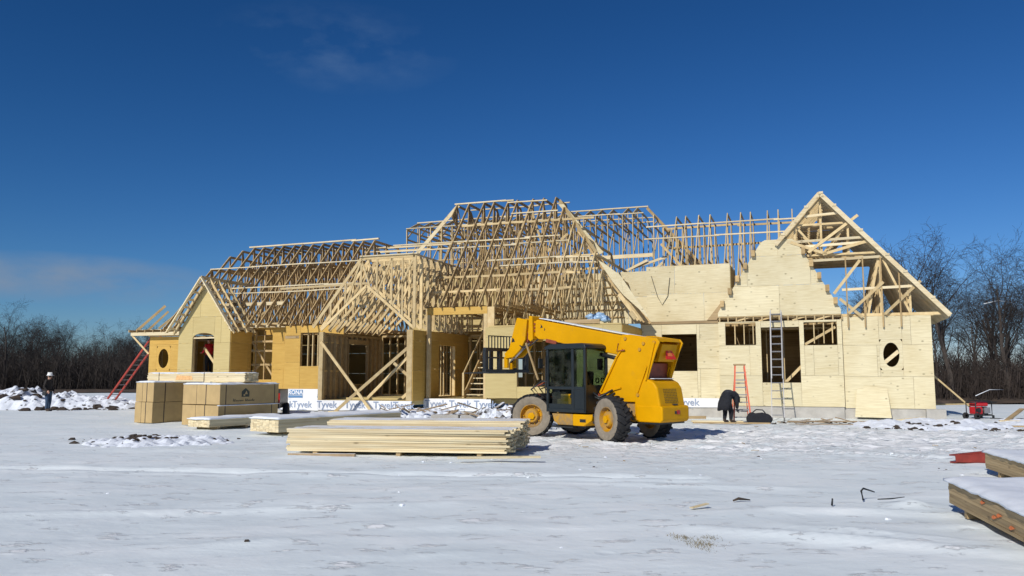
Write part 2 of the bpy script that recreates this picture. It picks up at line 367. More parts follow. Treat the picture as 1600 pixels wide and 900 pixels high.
# ------------------------------------------------------------------ mesh helpers
class MB:
    def __init__(self): self.v = []; self.f = []; self.mi = []
    def add(self, vs, fs, mi=0):
        o = len(self.v)
        self.v.extend([tuple(q) for q in vs])
        for f in fs:
            self.f.append(tuple(i + o for i in f)); self.mi.append(mi)
        return self
    def box(self, x0, x1, y0, y1, z0, z1, mi=0):
        if x0 > x1: x0, x1 = x1, x0
        if y0 > y1: y0, y1 = y1, y0
        if z0 > z1: z0, z1 = z1, z0
        return self.add([(x0, y0, z0), (x1, y0, z0), (x1, y1, z0), (x0, y1, z0), (x0, y0, z1), (x1, y0, z1), (x1, y1, z1), (x0, y1, z1)],
                        [(0, 3, 2, 1), (4, 5, 6, 7), (0, 1, 5, 4), (1, 2, 6, 5), (2, 3, 7, 6), (3, 0, 4, 7)], mi)
    def beam(self, p0, p1, w, h, up=(0, 0, 1), mi=0, w1=None, h1=None):
        p0, p1 = Vector(p0), Vector(p1)
        d = (p1 - p0).normalized(); u = Vector(up)
        s = d.cross(u)
        if s.length < 1e-4: s = d.cross(Vector((0, 1, 0)))
        if s.length < 1e-4: s = d.cross(Vector((1, 0, 0)))
        s.normalize(); u = s.cross(d).normalized()
        w1 = w if w1 is None else w1; h1 = h if h1 is None else h1
        a, b = s * w / 2, u * h / 2; a1, b1 = s * w1 / 2, u * h1 / 2
        return self.add([p0 - a - b, p0 + a - b, p0 + a + b, p0 - a + b, p1 - a1 - b1, p1 + a1 - b1, p1 + a1 + b1, p1 - a1 + b1],
                        [(0, 3, 2, 1), (4, 5, 6, 7), (0, 1, 5, 4), (1, 2, 6, 5), (2, 3, 7, 6), (3, 0, 4, 7)], mi)
    def prism(self, poly, a, b, plane='xz', mi=0):
        """polygon in a plane, extruded from a to b along the third axis"""
        def P(p, t):
            if plane == 'xz': return (p[0], t, p[1])
            if plane == 'yz': return (t, p[0], p[1])
            return (p[0], p[1], t)
        n = len(poly)
        vs = [P(p, a) for p in poly] + [P(p, b) for p in poly]
        fs = [tuple(range(n)), tuple(range(2 * n - 1, n - 1, -1))]
        for i in range(n):
            j = (i + 1) % n
            fs.append((i, i + n, j + n, j))
        return self.add(vs, fs, mi)
    def tube(self, pts, rad, n=8, cap=True, mi=0):
        pts = [Vector(p) for p in pts]
        if isinstance(rad, (int, float)): rad = [rad] * len(pts)
        rings = []
        ref = Vector((0.13, 0.31, 0.94))
        for i, p in enumerate(pts):
            d = (pts[min(i + 1, len(pts) - 1)] - pts[max(i - 1, 0)]).normalized()
            s = d.cross(ref)
            if s.length < 0.05: s = d.cross(Vector((1, 0, 0)))
            s.normalize(); t = d.cross(s)
            rings.append([p + (s * math.cos(2 * math.pi * k / n) + t * math.sin(2 * math.pi * k / n)) * rad[i] for k in range(n)])
        vs = [q for r in rings for q in r]
        fs = []
        for i in range(len(pts) - 1):
            for k in range(n):
                k2 = (k + 1) % n
                fs.append((i * n + k, i * n + k2, (i + 1) * n + k2, (i + 1) * n + k))
        if cap:
            fs.append(tuple(range(n - 1, -1, -1))); fs.append(tuple(range((len(pts) - 1) * n, len(pts) * n)))
        return self.add(vs, fs, mi)
    def lathe(self, prof, n=32, axis='y', mi=0, ang0=0.0):
        """prof: list of (radius, position along the axis)"""
        vs = []
        for r, t in prof:
            for k in range(n):
                a = ang0 + 2 * math.pi * k / n
                if axis == 'y': vs.append((r * math.cos(a), t, r * math.sin(a)))
                elif axis == 'z': vs.append((r * math.cos(a), r * math.sin(a), t))
                else: vs.append((t, r * math.cos(a), r * math.sin(a)))
        fs = []
        for i in range(len(prof) - 1):
            for k in range(n):
                k2 = (k + 1) % n
                fs.append((i * n + k, i * n + k2, (i + 1) * n + k2, (i + 1) * n + k))
        return self.add(vs, fs, mi)
    def mesh(self, name, mats, smooth=False):
        me = bpy.data.meshes.new(name)
        me.from_pydata(self.v, [], self.f)
        for m in (mats if isinstance(mats, (list, tuple)) else [mats]): me.materials.append(m)
        if any(self.mi): me.polygons.foreach_set('material_index', self.mi)
        bm = bmesh.new(); bm.from_mesh(me)
        bmesh.ops.recalc_face_normals(bm, faces=bm.faces)
        bm.to_mesh(me); bm.free()
        if smooth: me.polygons.foreach_set('use_smooth', [True] * len(me.polygons))
        me.update()
        return me
    def build(self, name, mats, parent=None, smooth=False, bevel=0.0, segs=2):
        o = link(name, self.mesh(name, mats, smooth), parent)
        if bevel:
            bv = o.modifiers.new('bevel', 'BEVEL'); bv.width = bevel; bv.segments = segs; bv.limit_method = 'ANGLE'
        return o

def link(name, me, parent=None, loc=(0, 0, 0), rz=0.0):
    o = bpy.data.objects.new(name, me)
    col.objects.link(o)
    o.location = loc
    if rz: o.rotation_euler = (0, 0, rz)
    if parent: o.parent = parent
    return o

def tag(o, label=None, cat=None, group=None, kind=None):
    if label: o['label'] = label
    if cat: o['category'] = cat
    if group: o['group'] = group
    if kind: o['kind'] = kind
    return o

def empty(name, loc=(0, 0, 0), rz=0.0):
    o = bpy.data.objects.new(name, None)
    col.objects.link(o); o.location = loc; o.rotation_euler = (0, 0, rz); o.empty_display_size = 0.2
    return o

def text_mesh(s, size, mat, extrude=0.002, shear=0.0, offset=0.0, align='CENTER'):
    c = bpy.data.curves.new('lettering', 'FONT')
    c.body = s; c.size = size; c.extrude = extrude; c.shear = shear; c.offset = offset
    c.align_x = align; c.align_y = 'CENTER'; c.resolution_u = 3
    o = bpy.data.objects.new('lettering', c); col.objects.link(o)
    dg = bpy.context.evaluated_depsgraph_get(); dg.update()
    me = bpy.data.meshes.new_from_object(o.evaluated_get(dg))
    bpy.data.objects.remove(o); bpy.data.curves.remove(c)
    me.materials.clear(); me.materials.append(mat)
    return me

def copy_tree(o, parent=None):
    c = o.copy(); col.objects.link(c); c.parent = parent
    for ch in list(o.children): copy_tree(ch, c)
    return c

# ------------------------------------------------------------------ ground
def fbm(x, y, s, o=4, seed=0.0):
    return noise.fractal(Vector((x * s, y * s, seed)), 1.0, 2.0, o)

def axis_steps(segs):
    out = []
    for a, b, st in segs:
        n = max(1, int(round((b - a) / st)))
        out += [a + (b - a) * i / n for i in range(n)]
    out.append(segs[-1][1])
    return out

TRACKS = []   # tyre marks: (x0,y0,x1,y1)
def ground_h(x, y):
    d = math.hypot(x, y)
    fade = 1.0 if d < 40 else max(0.0, 1 - (d - 40) / 40)
    h = 0.045 * fbm(x, y * 1.1, 0.20, 3, 1.0) + 0.012 * fbm(x, y * 1.2, 1.1, 4, 5.0)
    # wind ridges, running a little down to the right
    q = fbm(x * 0.35 + y * 0.12, y * 1.15 - x * 0.30, 0.8, 4, 9.0)
    h += 0.05 * max(0.0, q - 0.15)
    # trampled band in front of the house
    band = math.exp(-((y - 24 + 0.10 * x) / 6.0) ** 2) * (1 / (1 + math.exp(-(x + 4) * 0.6)))
    h += band * 0.075 * fbm(x, y, 2.2, 4, 3.0)
    for (x0, y0, x1, y1) in TRACKS:
        L2 = (x1 - x0) ** 2 + (y1 - y0) ** 2
        t = max(0, min(1, ((x - x0) * (x1 - x0) + (y - y0) * (y1 - y0)) / L2))
        dd = math.hypot(x - x0 - t * (x1 - x0), y - y0 - t * (y1 - y0))
        if dd < 0.5: h += -0.055 * max(0, 1 - (dd / 0.22) ** 2) + 0.035 * math.exp(-((dd - 0.3) / 0.09) ** 2) + 0.012 * math.sin(t * math.sqrt(L2) * 18) * max(0, 1 - (dd / 0.25) ** 2)
    if d < 15:
        for (x0, y0, x1, y1, a) in DRIFTS:
            L2 = (x1 - x0) ** 2 + (y1 - y0) ** 2
            t = max(0, min(1, ((x - x0) * (x1 - x0) + (y - y0) * (y1 - y0)) / L2))
            dd = math.hypot(x - x0 - t * (x1 - x0), y - y0 - t * (y1 - y0))
            if dd < 0.6: h += a * math.exp(-(dd / 0.17) ** 2) * (0.35 + 0.65 * math.sin(math.pi * min(1, max(0.08, t))))
    return h * fade
DRIFTS = [(2.0, 9.0, 4.6, 7.6, 0.07), (3.0, 9.1, 4.6, 8.0, 0.05), (3.3, 10.1, 5.6, 9.9, 0.06), (-6.5, 9.6, -0.8, 10.6, 0.05), (5.0, 10.6, 5.4, 10.7, 0.10), (-3.2, 7.8, -2.0, 8.4, 0.05), (0.5, 12.6, 4.5, 12.0, 0.05)]
TRACKS += [(2.4, 19.9, 10.5, 15.2), (4.0, 20.8, 13.0, 16.6), (5.5, 22.5, 13.5, 20.0), (5.8, 24.2, 14.0, 22.3), (-16, 15.2, 3.0, 13.2)]

def build_ground():
    xs = axis_steps([(-420, -60, 40), (-60, -24, 3), (-24, -12, 0.5), (-12, 14, 0.13), (14, 26, 0.4), (26, 60, 3), (60, 420, 40)])
    ys = axis_steps([(-60, 3, 6), (3, 13, 0.09), (13, 27, 0.13), (27, 44, 0.4), (44, 60, 2), (60, 900, 60)])
    nx, ny = len(xs), len(ys)
    vs = [(x, y, ground_h(x, y)) for y in ys for x in xs]
    fs = [(j * nx + i, j * nx + i + 1, (j + 1) * nx + i + 1, (j + 1) * nx + i) for j in range(ny - 1) for i in range(nx - 1)]
    me = bpy.data.meshes.new('ground'); me.from_pydata(vs, [], fs); me.materials.append(M['snow'])
    me.polygons.foreach_set('use_smooth', [True] * len(me.polygons)); me.update()
    o = link('ground', me); tag(o, 'snow-covered building plot around the unfinished house', kind='structure')
build_ground()

def forest_floor():
    # brown litter under the woods: edge nearer on the right, farther on the left
    xs = axis_steps([(-400, -60, 20), (-60, 60, 1.5), (60, 400, 20)])
    rows = 14
    vs = []; fs = []
    for i, x in enumerate(xs):
        y0 = 46.5 + 0.02 * x if x > 12 else (80 if x < -20 else 80 - (x + 20) / 32 * 33)
        y0 += 1.6 * fbm(x, 0, 0.12, 4, 2.0)
        for j in range(rows):
            t = j / (rows - 1)
            y = y0 + 360 * t ** 2.5
            vs.append((x, y, 0.03 + 0.25 * min(1, t * 6) + 0.12 * abs(fbm(x, y, 0.3, 3, 4.0))))
    for i in range(len(xs) - 1):
        for j in range(rows - 1):
            fs.append((i * rows + j, (i + 1) * rows + j, (i + 1) * rows + j + 1, i * rows + j + 1))
    me = bpy.data.meshes.new('forest_floor'); me.from_pydata(vs, [], fs); me.materials.append(M['litter'])
    o = link('forest_floor', me); tag(o, 'brown leaf litter under the bare woods', kind='structure')
forest_floor()

# ------------------------------------------------------------------ the house: x along the front, y into the depth
house = empty('unfinished_house', (16.0, 30.5, 0), R(-20))
tag(house, 'large unfinished timber-framed house with plywood walls and open roof trusses', 'house')

def rect_minus(rects, o):
    out = []
    for (a0, a1, z0, z1) in rects:
        b0, b1, y0, y1 = max(a0, o[0]), min(a1, o[1]), max(z0, o[2]), min(z1, o[3])
        if b0 >= b1 or y0 >= y1: out.append((a0, a1, z0, z1)); continue
        if a0 < b0: out.append((a0, b0, z0, z1))
        if b1 < a1: out.append((b1, a1, z0, z1))
        if z0 < y0: out.append((b0, b1, z0, y0))
        if y1 < z1: out.append((b0, b1, y1, z1))
    return [r for r in out if r[1] - r[0] > 0.02 and r[3] - r[2] > 0.02]

def clip_poly(poly, conv):
    """Sutherland-Hodgman; conv counter-clockwise"""
    out = poly
    for i in range(len(conv)):
        a, b = conv[i], conv[(i + 1) % len(conv)]
        inside = lambda p: (b[0] - a[0]) * (p[1] - a[1]) - (b[1] - a[1]) * (p[0] - a[0]) >= -1e-9
        res = []
        for k in range(len(out)):
            p, q = out[k], out[(k + 1) % len(out)]
            ip, iq = inside(p), inside(q)
            if ip != iq:
                d1 = (b[0] - a[0]) * (p[1] - a[1]) - (b[1] - a[1]) * (p[0] - a[0])
                d2 = (b[0] - a[0]) * (q[1] - a[1]) - (b[1] - a[1]) * (q[0] - a[0])
                t = d1 / (d1 - d2); x = (p[0] + t * (q[0] - p[0]), p[1] + t * (q[1] - p[1]))
            if ip:
                res.append(p)
                if not iq: res.append(x)
            elif iq: res.append(x)
        out = res
        if not out: return []
    return out

def mapped(mp, poly, d0, d1, mb):
    n = len(poly)
    vs = [mp(p[0], d0, p[1]) for p in poly] + [mp(p[0], d1, p[1]) for p in poly]
    fs = [tuple(range(n)), tuple(range(2 * n - 1, n - 1, -1))] + [(i, i + n, (i + 1) % n + n, (i + 1) % n) for i in range(n)]
    mb.add(vs, fs)

def rpoly(a0, a1, z0, z1): return [(a0, z0), (a1, z0), (a1, z1), (a0, z1)]

def wall(mp, a0, a1, z0, z1, mat, openings=(), ellipses=(), poly=None, thick=0.14, sheathed=True, stud_parts=False,
         spacing=0.406, name='wall', sheet=(2.44, 1.22), frame_mat=None, stagger=True, blocking=False, ztop_extra=0.0):
    """mp(a, d, z): a along the wall, d = 0 at the outer face of the studs (positive inward)"""
    fm = frame_mat or M['lumber']
    holes = list(openings) + [(e[0] - e[2] - 0.12, e[0] + e[2] + 0.12, e[1] - e[3] - 0.12, e[1] + e[3] + 0.12) for e in ellipses]
    fr = MB()
    mapped(mp, rpoly(a0, a1, z0, z0 + 0.045), 0, thick, fr)
    tpl = MB() if stud_parts else fr
    if poly is None:
        mapped(mp, rpoly(a0, a1, z1 - 0.09, z1), 0, thick, tpl)
    for (b0, b1, y0, y1) in holes:
        if y1 < z1 - 0.3: mapped(mp, rpoly(b0, b1, y1, min(y1 + 0.2, z1 - 0.09)), 0.002, thick - 0.002, fr)
        if y0 > z0 + 0.2: mapped(mp, rpoly(b0, b1, y0 - 0.045, y0), 0.002, thick - 0.002, fr)
        for s in (b0 - 0.04, b1): mapped(mp, rpoly(s, s + 0.04, max(z0 + 0.045, y0 - 0.6), min(y1 + 0.2, z1 - 0.09)), 0.004, thick - 0.004, fr)
    studs = []
    n = max(1, int((a1 - a0) / spacing))
    for i in range(n + 1):
        s = a0 + 0.02 + (a1 - a0 - 0.04) * i / n
        top = z1 - 0.09
        if poly:
            zs = []
            for k in range(len(poly)):
                p, q = poly[k], poly[(k + 1) % len(poly)]
                if (p[0] - s) * (q[0] - s) < 0: zs.append(p[1] + (s - p[0]) / (q[0] - p[0]) * (q[1] - p[1]))
            if len(zs) < 2: continue
            top = max(zs) - 0.02
        iv = [(z0 + 0.045, top)]
        for (b0, b1, y0, y1) in holes:
            if b0 - 0.03 < s < b1 + 0.03:
                nv = []
                for (p, q) in iv:
                    if p < y0 - 0.045: nv.append((p, min(q, y0 - 0.045)))
                    if q > y1 + 0.2: nv.append((max(p, y1 + 0.2), q))
                iv = nv
        for (p, q) in iv:
            if q - p > 0.05: studs.append((s, p, q))
    if not stud_parts:
        for (s, p, q) in studs: mapped(mp, rpoly(s - 0.019, s + 0.019, p, q), 0.006, thick - 0.006, fr)
    if blocking and not stud_parts:
        zb = z0 + (z1 - z0) * 0.5
        mapped(mp, rpoly(a0, a1, zb, zb + 0.04), 0.02, thick - 0.02, fr)
    w = fr.build(name, fm, house)
    if stud_parts:
        if tpl.v: tpl.build('top_plate', fm, w)
        for (s, p, q) in studs:
            mb = MB(); mapped(mp, rpoly(s - 0.019, s + 0.019, p, q), 0.006, thick - 0.006, mb)
            mb.build('stud', fm, w)
    if sheathed:
        row = 0; z = z0
        while z < z1 - 0.02:
            zt = min(z + sheet[1], z1)
            a = a0 - (sheet[0] / 2 if (row % 2 and stagger) else 0.0)
            while a < a1:
                r = (max(a, a0), min(a + sheet[0], a1), z, zt)
                if r[1] - r[0] > 0.05:
                    rs = [r]
                    for h in holes: rs = rect_minus(rs, h)
                    for q in rs:
                        pl = rpoly(q[0] + 0.004, q[1] - 0.004, q[2] + 0.004, q[3] - 0.004)
                        if poly: pl = clip_poly(pl, poly)
                        if len(pl) < 3: continue
                        mb = MB(); d = rnd.uniform(0, 0.004)
                        mapped(mp, pl, -0.018 - d, -0.001, mb)
                        mb.build('plywood_sheet', mat, w)
                a += sheet[0]
            z = zt; row += 1
        for (ca, cz, ra, rz) in ellipses:      # sheet with an oval cut through it
            N = 32; mb = MB()
            A, Z = ra + 0.12, rz + 0.12
            inner = []; outer = []
            for k in range(N):
                t = 2 * math.pi * (k + 0.5) / N; cx, sx = math.cos(t), math.sin(t)
                inner.append((ca + ra * cx, cz + rz * sx))
                m_ = 1 / max(abs(cx), abs(sx)); outer.append((ca + A * cx * m_, cz + Z * sx * m_))
            vs = [mp(p[0], d, p[1]) for d in (-0.02, -0.001) for ring in (inner, outer) for p in ring]
            fs = []
            for k in range(N):
                j = (k + 1) % N
                fs += [(k, j, N + j, N + k), (2 * N + k, 3 * N + k, 3 * N + j, 2 * N + j), (k, 2 * N + k, 2 * N + j, j), (N + k, N + j, 3 * N + j, 3 * N + k)]
            mb.add(vs, fs); mb.build('plywood_sheet', mat, w)
    return w

def front(v): return lambda a, d, z: (a, v + d, z)          # wall facing the viewer
def right(u): return lambda a, d, z: (u - d, a, z)          # wall facing right
def left(u): return lambda a, d, z: (u + d, a, z)           # wall facing left
def beamp(name, p0, p1, w, h, mat='lumber', parent=None, up=(0, 0, 1)):
    mb = MB(); mb.beam(p0, p1, w, h, up); return mb.build(name, M[mat] if isinstance(mat, str) else mat, parent or house)

# ---- foundation and floor decks
def slab(name, mat, *boxes):
    mb = MB()
    for b in boxes: mb.box(*b)
    return mb.build(name, mat, house)
slab('foundation', M['concrete'], (-3.2, -0.02, 0.02, 0.25, -0.3, 0.46), (-7.9, -3.2, -0.10, 0.15, -0.3, 0.46), (-11.1, -7.9, 0.04, 0.25, -0.3, 0.42),
     (-0.27, -0.02, 0.25, 9, -0.3, 0.46))
slab('foundation', M['concrete'], (-0.36, 0.30, -0.28, 0.018, -0.3, 0.42))
slab('foundation', M['concrete'], (-16.7, -11.1, -3.96, -3.7, -0.3, 0.34), (-11.4, -11.12, -3.7, 0, -0.3, 0.34))
slab('foundation', M['concrete'], (-23.9, -19.5, -4.97, -4.7, -0.3, 0.30), (-19.5, -16.7, -3.9, -3.6, -0.3, 0.30))
slab('foundation', M['concrete'], (-27.3, -23.9, -2.95, -2.7, -0.3, 0.2), (-35.0, -27.3, -2.3, -2.0, -0.3, 0.7))
slab('floor_deck', M['ply_m'], (-7.85, -0.1, 0.2, 9, 0.48, 0.62), (-11.1, -7.85, 0.2, 9, 0.62, 0.74), (-23.8, -11.1, -3.6, 9, 0.55, 0.735), (-35, -23.8, -2.0, 9, 0.6, 0.75))
slab('floor_deck', M['ply_m'], (-23.9, -19.5, -4.98, -3.6, 0.5, 0.66), (-19.5, -16.72, -3.9, -3.6, 0.55, 0.735))
# upper floor decks, added to keep the rooms below dark
slab('shading_floor_deck', M['lumber_old_shade'], (-7.7, -0.15, 0.25, 8.9, 3.72, 3.86), (-11.0, -7.75, 0.25, 8.9, 3.60, 3.78))
slab('shading_floor_deck', M['lumber_old_shade'], (-34.8, -24.0, -1.9, 8.7, 3.60, 3.64), (-24.0, -16.9, 0.2, 8.7, 3.70, 3.74), (-32.2, -29.4, -3.8, -1.95, 3.665, 3.70))  # added over the left rooms to darken their openings
slab('shading_floor_deck', M['ply_m'], (-16.65, -11.15, -3.85, 2.1, 3.64, 3.70))

# ---- right wing
wall(front(0.0), -3.16, 0.0, 0.42, 3.98, M['ply'], ellipses=[(-1.44, 2.48, 0.285, 0.47)], stud_parts=False)
wb = wall(front(-0.12), -7.9, -3.17, 0.46, 3.88, M['ply'], openings=[(-6.22, -4.75, 1.40, 3.62), (-7.62, -6.42, 2.92, 3.84), (-4.58, -3.35, 2.88, 3.80)])
for u in (-7.24, -6.88, -6.52, -4.2, -3.84, -3.52): MB().box(u - 0.02, u + 0.02, -0.11, 0.0, 2.95, 3.76).build('stud', M['lumber'], wb)
beamp('brace', (-4.55, -0.02, 2.92), (-3.4, 0.05, 3.6), 0.04, 0.1, 'lumber', wb)
beamp('brace', (-5.4, 0.10, 1.35), (-4.72, 0.10, 2.05), 0.04, 0.11, 'lumber', wb)
# open row of blocking under the gable sheathing
mb = MB()
for u in [-7.86 + 0.335 * i for i in range(15)]: mb.box(u, u + 0.05, -0.12, 0.01, 3.885, 4.06)
mb.box(-7.9, -3.17, -0.125, 0.02, 4.06, 4.10)
gw = mb.build('blocking_row', M['lumber'], house)
for i, u in enumerate((-7.2, -6.3, -5.0, -4.1)): beamp('brace', (u, -0.05, 3.9), (u + 0.55, -0.05, 4.05), 0.03, 0.06, 'lumber', gw)
gable = [(-7.9, 4.10), (-3.17, 4.10), (-3.17, 4.28), (-4.74, 7.08), (-4.9, 7.20), (-5.95, 7.20), (-6.12, 7.1), (-7.9, 4.25)]
ga = wall(front(-0.12), -7.9, -3.17, 4.10, 7.22, M['ply'], poly=gable, name='gable_wall')
for i in range(5):      # lookouts notched through the rakes
    t = (i + 0.55) / 5.4
    for (ua, ub, s) in ((-7.88, -6.15, 1), (-3.2, -4.72, -1)):
        u = ua + (ub - ua) * t; z = 4.35 + 2.75 * t
        MB().box(u - 0.075, u + 0.075, -0.34, 0.12, z - 0.13, z + 0.12).build('lookout', M['lumber_old_shade'], ga)
beamp('brace', (-1.85, 0.22, 2.02), (-0.95, 0.22, 2.80), 0.03, 0.14, 'board')
# back wall and partitions of the rooms behind the openings
wall(front(8.8), -35.0, 0.0, 0.6, 4.0, M['ply_m'], openings=[(-20.3, -19.6, 1.6, 2.8)], name='rear_wall', spacing=0.6)
wall(right(-0.02), 0.02, 8.8, 0.46, 3.98, M['ply'], name='end_wall', spacing=0.6)
wall(left(-35.0), -2.9, 8.8, 0.75, 3.6, M['ply_y'], name='end_wall', spacing=0.6)
wall(right(-11.0), 0.3, 8.7, 0.74, 3.6, M['ply_m'], name='partition', spacing=0.6)
wall(front(6.2), -10.9, -0.3, 0.62, 3.7, M['board_old_shade'], sheathed=True, openings=[(-8.2, -7.0, 0.65, 2.8), (-3.2, -2.2, 0.65, 2.8)], name='partition')  # dark board tone stands in for the deep shade of the room
for k, v in enumerate((1.6,)):
    wall(front(v), -6.8, -3.3, 0.62, 3.7, M['ply_m'], sheathed=False, name='partition', spacing=0.6)

# ---- plain wall left of the right wing, and the storey above it
wall(front(0.0), -11.12, -7.9, 0.75, 3.84, M['ply'], openings=[(-10.25, -8.8, 1.87, 3.41)])
slab('belt_board', M['board_old_shade'], (-11.15, -7.9, -0.05, 0.10, 3.845, 3.965))
uh = wall(front(0.6), -10.97, -7.42, 3.97, 6.42, M['ply'], name='upper_wall')
wall(right(-7.42), 0.62, 2.6, 3.97, 6.35, M['ply_m'], name='upper_wall')
mb = MB(); mb.prism([(-8.35, 3.97), (-7.95, 3.97), (-7.72, 4.55), (-7.72, 4.75)], -0.10, 0.55); mb.build('gusset_board', M['board_old_shade'], house)  # darker board colour imitates the shade on this plank
wall(front(2.2), -17.0, -11.05, 4.05, 6.45, M['ply'], name='upper_wall')
# open knee wall in front of it
wall(front(0.1), -17.0, -12.4, 3.72, 6.45, M['ply'], sheathed=False, stud_parts=True, spacing=0.61, name='knee_wall', blocking=False, frame_mat=M['lumber'])
for z in (4.35, 4.7, 5.05, 5.4, 5.75, 6.1): MB().box(-17.0, -12.3, 2.10, 2.16, z, z + 0.04).build('shadow_strip', M['lumber_old_shade'], house)  # dark strips standing in for shadow lines across the wall behind
# hanging cord on the upper wall
MB().tube([(-10.75, 0.55, 6.0), (-10.5, 0.55, 5.1), (-10.3, 0.55, 4.72), (-10.05, 0.55, 5.1), (-9.95, 0.55, 5.9)], 0.012, 5).build('cord', M['dark'], house)

# ---- projecting middle bay behind the machine
wall(front(-4.0), -16.72, -11.1, 0.78, 3.62, M['ply_m'], openings=[(-15.36, -12.9, 1.24, 3.05)], stud_parts=False)
wall(right(-11.1), -3.98, -0.05, 0.78, 3.62, M['ply_y'])
wall(front(-1.6), -16.7, -11.2, 0.75, 3.62, M['ply_y'], sheathed=False, stud_parts=True, name='partition')
slab('roof_deck_board', M['board_old_shade'], (-13.4, -12.0, -3.9, -3.86, 3.705, 3.86))
# ---- entry with header, posts and stair
slab('header', M['ply_y'], (-19.42, -16.70, -3.86, -3.70, 4.20, 4.50))
for u in (-19.42, -16.86):
    MB().box(u, u + 0.15, -3.86, -3.71, 0.74, 4.20).build('post', M['lumber'], house)
MB().box(-16.86, -16.4, -3.84, -3.72, 3.63, 4.48).build('post', M['lumber'], house)
wall(right(-19.45), -3.65, 0.6, 0.74, 3.55, M['ply_y'], openings=[(-2.6, -0.9, 0.8, 3.0)], name='partition')
wall(front(2.6), -23.6, -16.0, 0.74, 3.6, M['ply_m'], sheathed=False, stud_parts=True, name='partition')
wall(front(0.7), -19.4, -17.9, 0.74, 3.6, M['ply_m'], sheathed=False, stud_parts=True, name='partition')
st = empty('stair'); st.parent = house
for u in (-18.15, -17.1):
    beamp('stringer', (u, -2.9, 0.72), (u, 0.7, 3.85), 0.05, 0.28, 'lumber_old_shade', st)
    beamp('rail', (u, -2.9, 1.75), (u, 0.2, 4.45), 0.04, 0.09, 'lumber', st)
for i in range(13):
    MB().box(-18.12, -17.13, -2.75 + i * 0.265, -2.47 + i * 0.265, 0.86 + i * 0.23, 0.90 + i * 0.23).build('tread', M['board'], st)
for u in (-18.15, -17.1): MB().box(u - 0.04, u + 0.04, -2.95, -2.87, 0.74, 1.8).build('newel', M['lumber'], st)

# ---- porch with scissor trusses
wp = wall(left(-23.86), -4.84, 0.0, 0.66, 3.50, M['board_old_shade'], name='porch_wall', stud_parts=True, frame_mat=M['lumber_old_shade'], openings=[(-2.9, -1.2, 1.3, 3.1)])  # darker wood chosen to put the porch shade into the colour
MB().box(-23.92, -23.72, -5.0, -4.85, 0.66, 3.52).build('post', M['lumber'], house)
wall(right(-19.5), -4.98, -3.7, 0.66, 3.54, M['ply_y'], name='porch_wall')
MB().box(-19.76, -19.52, -5.0, -4.86, 0.66, 3.54).build('post', M['lumber'], house)
wall(front(0.0), -23.7, -19.6, 0.74, 3.6, M['ply_y'], sheathed=False, stud_parts=True, name='porch_wall', blocking=True)
wall(front(-1.0), -21.6, -19.6, 0.74, 3.6, M['ply_y'], sheathed=False, stud_parts=True, name='porch_wall')
for p0, p1 in (((-23.8, -5.03, 3.10), (-21.05, -5.5, 0.25)), ((-22.7, -5.6, 0.20), (-19.62, -4.83, 2.95)), ((-21.75, -4.6, 0.75), (-19.62, -4.75, 2.62)), ((-20.6, -4.5, 2.2), (-19.65, -4.5, 1.45)), ((-20.3, -4.3, 0.75), (-19.65, -4.3, 1.3))):
    beamp('brace', p0, p1, 0.045, 0.12, 'lumber')
MB().box(-22.9, -22.2, -5.75, -5.5, 0.0, 0.24).build('brace_block', M['board'], house)

# ---- amber wall with the small window
wall(front(-3.0), -27.05, -23.95, 1.07, 3.96, M['ply_y'], openings=[(-26.22, -25.2, 2.11, 3.63)], stud_parts=False)
for u in (-25.95, -25.7, -25.42): MB().box(u, u + 0.05, -2.86, -2.74, 2.05, 3.65).build('stud', M['lumber'], house)
MB().box(-27.05, -26.3, -3.035, -3.02, 3.38, 3.50).build('batten', M['board_old_shade'], house)
# ---- recessed bay with the wide opening
wall(front(-2.5), -29.9, -27.3, 0.75, 4.0, M['ply_y'], openings=[(-29.72, -28.12, 1.5, 3.86)])
for (p0, p1) in (((-29.7, -2.3, 2.2), (-28.1, -2.3, 2.2)), ((-29.7, -2.3, 2.85), (-28.1, -2.3, 2.85)), ((-29.7, -2.3, 3.3), (-28.1, -2.3, 3.3)), ((-29.2, -2.3, 1.5), (-29.2, -2.3, 3.8)), ((-28.7, -2.3, 1.5), (-28.7, -2.3, 3.8)), ((-29.7, -2.25, 3.6), (-28.2, -2.25, 1.6)), ((-29.6, -2.25, 1.6), (-29.0, -2.25, 2.2))):
    beamp('brace', p0, p1, 0.04, 0.09, 'lumber_old_shade')
wall(front(-1.6), -29.9, -27.4, 0.75, 3.9, M['ply_y'], name='partition')
slab('eave_beam', M['lumber'], (-29.6, -27.3, -2.62, -2.5, 4.0, 4.16)); slab('eave_beam', M['board'], (-29.75, -27.2, -2.85, -2.66, 3.93, 4.05))
# ---- little front gable with the arched opening
gp = [(-32.3, 0.75), (-29.33, 0.75), (-29.33, 3.70), (-30.82, 5.98), (-32.3, 3.70)]
wg = wall(front(-4.0), -32.3, -29.33, 0.75, 5.98, M['ply_m'], openings=[(-31.47, -30.23, 0.75, 3.66)], poly=gp, name='gable_wall')
N = 12; mb = MB(); arc = [(-30.85 + 0.62 * math.cos(math.pi * k / N), 3.42 + 0.24 * math.sin(math.pi * k / N)) for k in range(N + 1)]
for k in range(N):
    p, q = arc[k], arc[k + 1]
    mapped(front(-4.0), [p, q, (q[0], 3.67), (p[0], 3.67)], -0.02, -0.001, mb)
mb.build('plywood_sheet', M['ply_m'], wg)
slab('arch_bar', M['board'], (-31.47, -30.23, -3.98, -3.9, 3.40, 3.46))
wall(right(-29.33), -3.98, -2.5, 0.75, 3.74, M['ply_y'], name='gable_wall')
beamp('brace', (-31.4, -3.3, 3.0), (-30.1, -3.3, 1.5), 0.05, 0.12, 'lumber')
